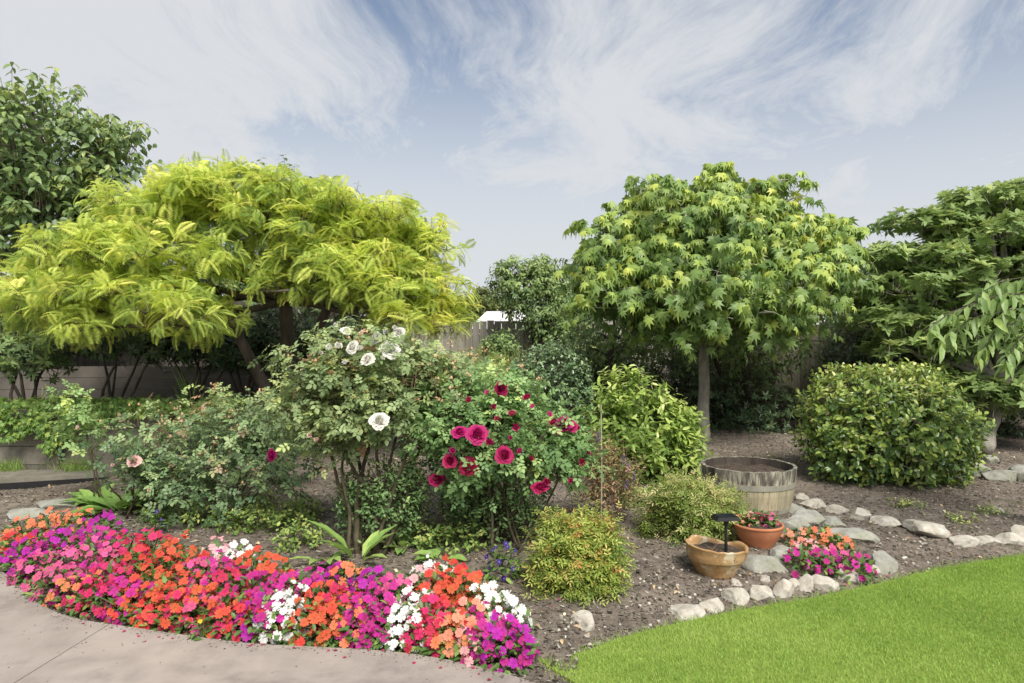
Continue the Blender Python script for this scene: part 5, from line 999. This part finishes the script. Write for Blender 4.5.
# ------------------------------------------------------------------ stones
import bmesh
def stone(lab, p, sx, sy, sz, rz, seed, mat, group, name='stone', tilt=0.):
    r = np.random.default_rng(seed); bm = bmesh.new(); bmesh.ops.create_icosphere(bm, subdivisions=4, radius=1)
    V = np.array([v.co for v in bm.verts]); F = [tuple(v.index for v in f.verts) for f in bm.faces]; bm.free()
    for _ in range(13):
        n_ = nrm(r.normal(size=3)); d = r.uniform(.55, .82); e = V @ n_; V -= np.maximum(e - d, 0)[:, None] * n_ * .985
    V += nrm(V) * (.045 * noise3(V * 2.2 + seed) + .014 * noise3(V * 6 + seed) + .007 * noise3(V * 15 + seed))[:, None]
    V *= np.array([sx, sy, sz]) * 1.16; ct, st = math.cos(tilt), math.sin(tilt); V = np.stack([V[:, 0] * ct - V[:, 2] * st, V[:, 1], V[:, 0] * st + V[:, 2] * ct], 1)
    ca, sa = math.cos(rz), math.sin(rz); V = np.stack([V[:, 0] * ca - V[:, 1] * sa, V[:, 0] * sa + V[:, 1] * ca, V[:, 2]], 1)
    V += np.array(p); b = MB(); b.add(V, F); o = b.obj(name, mat, origin=p, smooth=False); props(o, lab, 'stone', group); return o
# (px, py centre, width px, height px, rotation)
lawn_row = [(583, 618, 22, 20, .9), (688, 609, 36, 18, -.35), (713, 603, 24, 15, .1), (733, 593, 25, 20, -.4), (757, 590, 27, 22, .5), (783, 587, 22, 20, -.6), (793, 583, 12, 14, 0), (805, 582, 15, 20, 1.2), (824, 581, 25, 20, -.5), (848, 574, 28, 18, .1), (870, 570, 16, 16, .5), (736, 581, 10, 9, 0), (765, 577, 14, 8, 0)]
labs = ['lone smooth grey stone in front of the yellow-orange shrub', 'long flat pale stone at the near end of the lawn-edge row', 'low grey stone, second of the lawn-edge row', 'rounded pale stone below the old terracotta bowl', 'angular pale stone, fourth of the lawn-edge row', 'pointed leaning stone in the lawn-edge row', 'narrow small stone between two larger lawn-edge stones', 'upright oval stone in the middle of the lawn-edge row', 'slanting flat stone right of the upright oval one', 'broad brownish stone below the magenta patch', 'small tan stone at the far end of the lawn-edge row', 'tiny stone just below the old terracotta bowl', 'small flat stone half buried behind the lawn-edge row']
def put(lst, labs, mat, group, seed, zf=.5):
    for i, (px, py, wpx, hpx, rz) in enumerate(lst):
        p = gnd(px, py + hpx * .30); k = p[1] / FPX; sx = wpx * k / 1.9; sz = hpx * k / 1.85; p[2] = float(gz(p[0], p[1])) + sz * .18
        stone(labs[i], p, sx, max(sx * .75, sz), sz, rz * .5, seed + i, mat, group, tilt=-rz * .25)
put(lawn_row, labs, M['stone'], 'stones edging the lawn', 600)
mid = [(812, 515, 34, 22, .2), (790, 522, 30, 16, 0), (765, 560, 42, 24, .1), (783, 550, 30, 18, -.4), (800, 520, 24, 14, .3), (832, 520, 24, 12, .2), (852, 533, 44, 16, .45), (884, 560, 32, 24, .6), (793, 507, 24, 10, .1)]
labs = ['large flat lichened stone right of the barrel foot', 'flat pale stone between the barrel and the small flower patch', 'large grey block between the two terracotta bowls', 'slanted stone left of the small flower patch', 'stone tucked behind the small flower patch, left', 'stone tucked behind the small flower patch, centre', 'long slab behind the small flower patch sloping right', 'sloping stone at the right end of the small flower patch', 'thin stone against the foot of the half barrel']
put(mid, labs, M['mossy'], 'stones around the small flower patch', 640)
top = [(803, 497, 12, 12, .2), (813, 502, 26, 12, .5), (837, 508, 20, 11, .1), (860, 513, 24, 14, .1), (886, 519, 36, 13, .15), (928, 527, 50, 15, .35), (963, 539, 28, 12, .3), (985, 538, 26, 13, .1), (1010, 538, 24, 14, -.2), (1021, 531, 16, 18, .2), (995, 508, 14, 10, 0)]
labs = ['small stone starting the upper row beside the barrel', 'slanting stone, second in the upper row from the barrel', 'short pale stone, third in the upper row from the barrel', 'rounded mossy stone in the upper row below the round shrub', 'long low stone left of the biggest upper-row slab', 'biggest pale slab in the upper row', 'brownish stone right of the biggest upper-row slab', 'pale stone, third from the right in the upper row', 'pale stone, second from the right in the upper row', 'stone cut by the right picture edge in the upper row', 'half-buried stone among the sparse weeds at the right']
put(top, labs, M['stone'], 'stones of the upper bed edge', 680)
back = [(975, 466, 20, 24, .1), (1000, 473, 32, 20, .1), (1022, 473, 24, 22, 0), (1046, 472, 30, 24, 0), (988, 458, 16, 12, 0)]
labs = ['mossy rock against the evergreen trunk', 'large squared grey rock right of the evergreen trunk', 'grey rock at the right picture edge behind the soil', 'grey rock just beyond the right picture edge', 'low rock behind the evergreen trunk rocks']
put(back, labs, M['mossy'], 'rocks edging the back right bed', 720)
# left: flattish edging stones near the concrete strip
left = [(30, 512, 40, 10, .1), (60, 503, 40, 8, .2)]
put(left, ['dark flat stone left of the orange bedding', 'dark flat stone behind the orange bedding'], M['mossy'], 'stones at the left end of the border', 740)
# pebbles
r = np.random.default_rng(12)
pts = [gnd(px, py) for px, py in ((660, 612), (640, 600), (745, 568), (775, 571), (845, 588), (880, 545), (900, 540), (700, 590), (725, 583), (870, 583), (905, 562), (545, 640), (620, 590), (668, 575), (590, 645))]
mb = MB()
for i in range(150):
    q = pts[i % len(pts)] + np.array([r.normal(0, .14), r.normal(0, .12), 0]); 
    if q[1] < np.interp(q[0], _bx, _by) + .03: continue
    q[2] = float(gz(q[0], q[1])) + .003; s = r.uniform(.004, .013); mb.tube([q - (0, 0, s * .5), q - (0, 0, 0), q + (0, 0, s * .5), q + (0, 0, s * .7)], [s * .6, s, s * .8, s * .3], 6)
props(mb.obj('gravel', M['stone'], smooth=True), 'small pale pebbles scattered among the edging stones', 'gravel', kind='stuff')
print('objects', len(C.objects), 'faces', sum(len(o.data.polygons) for o in C.objects if o.type == 'MESH'))
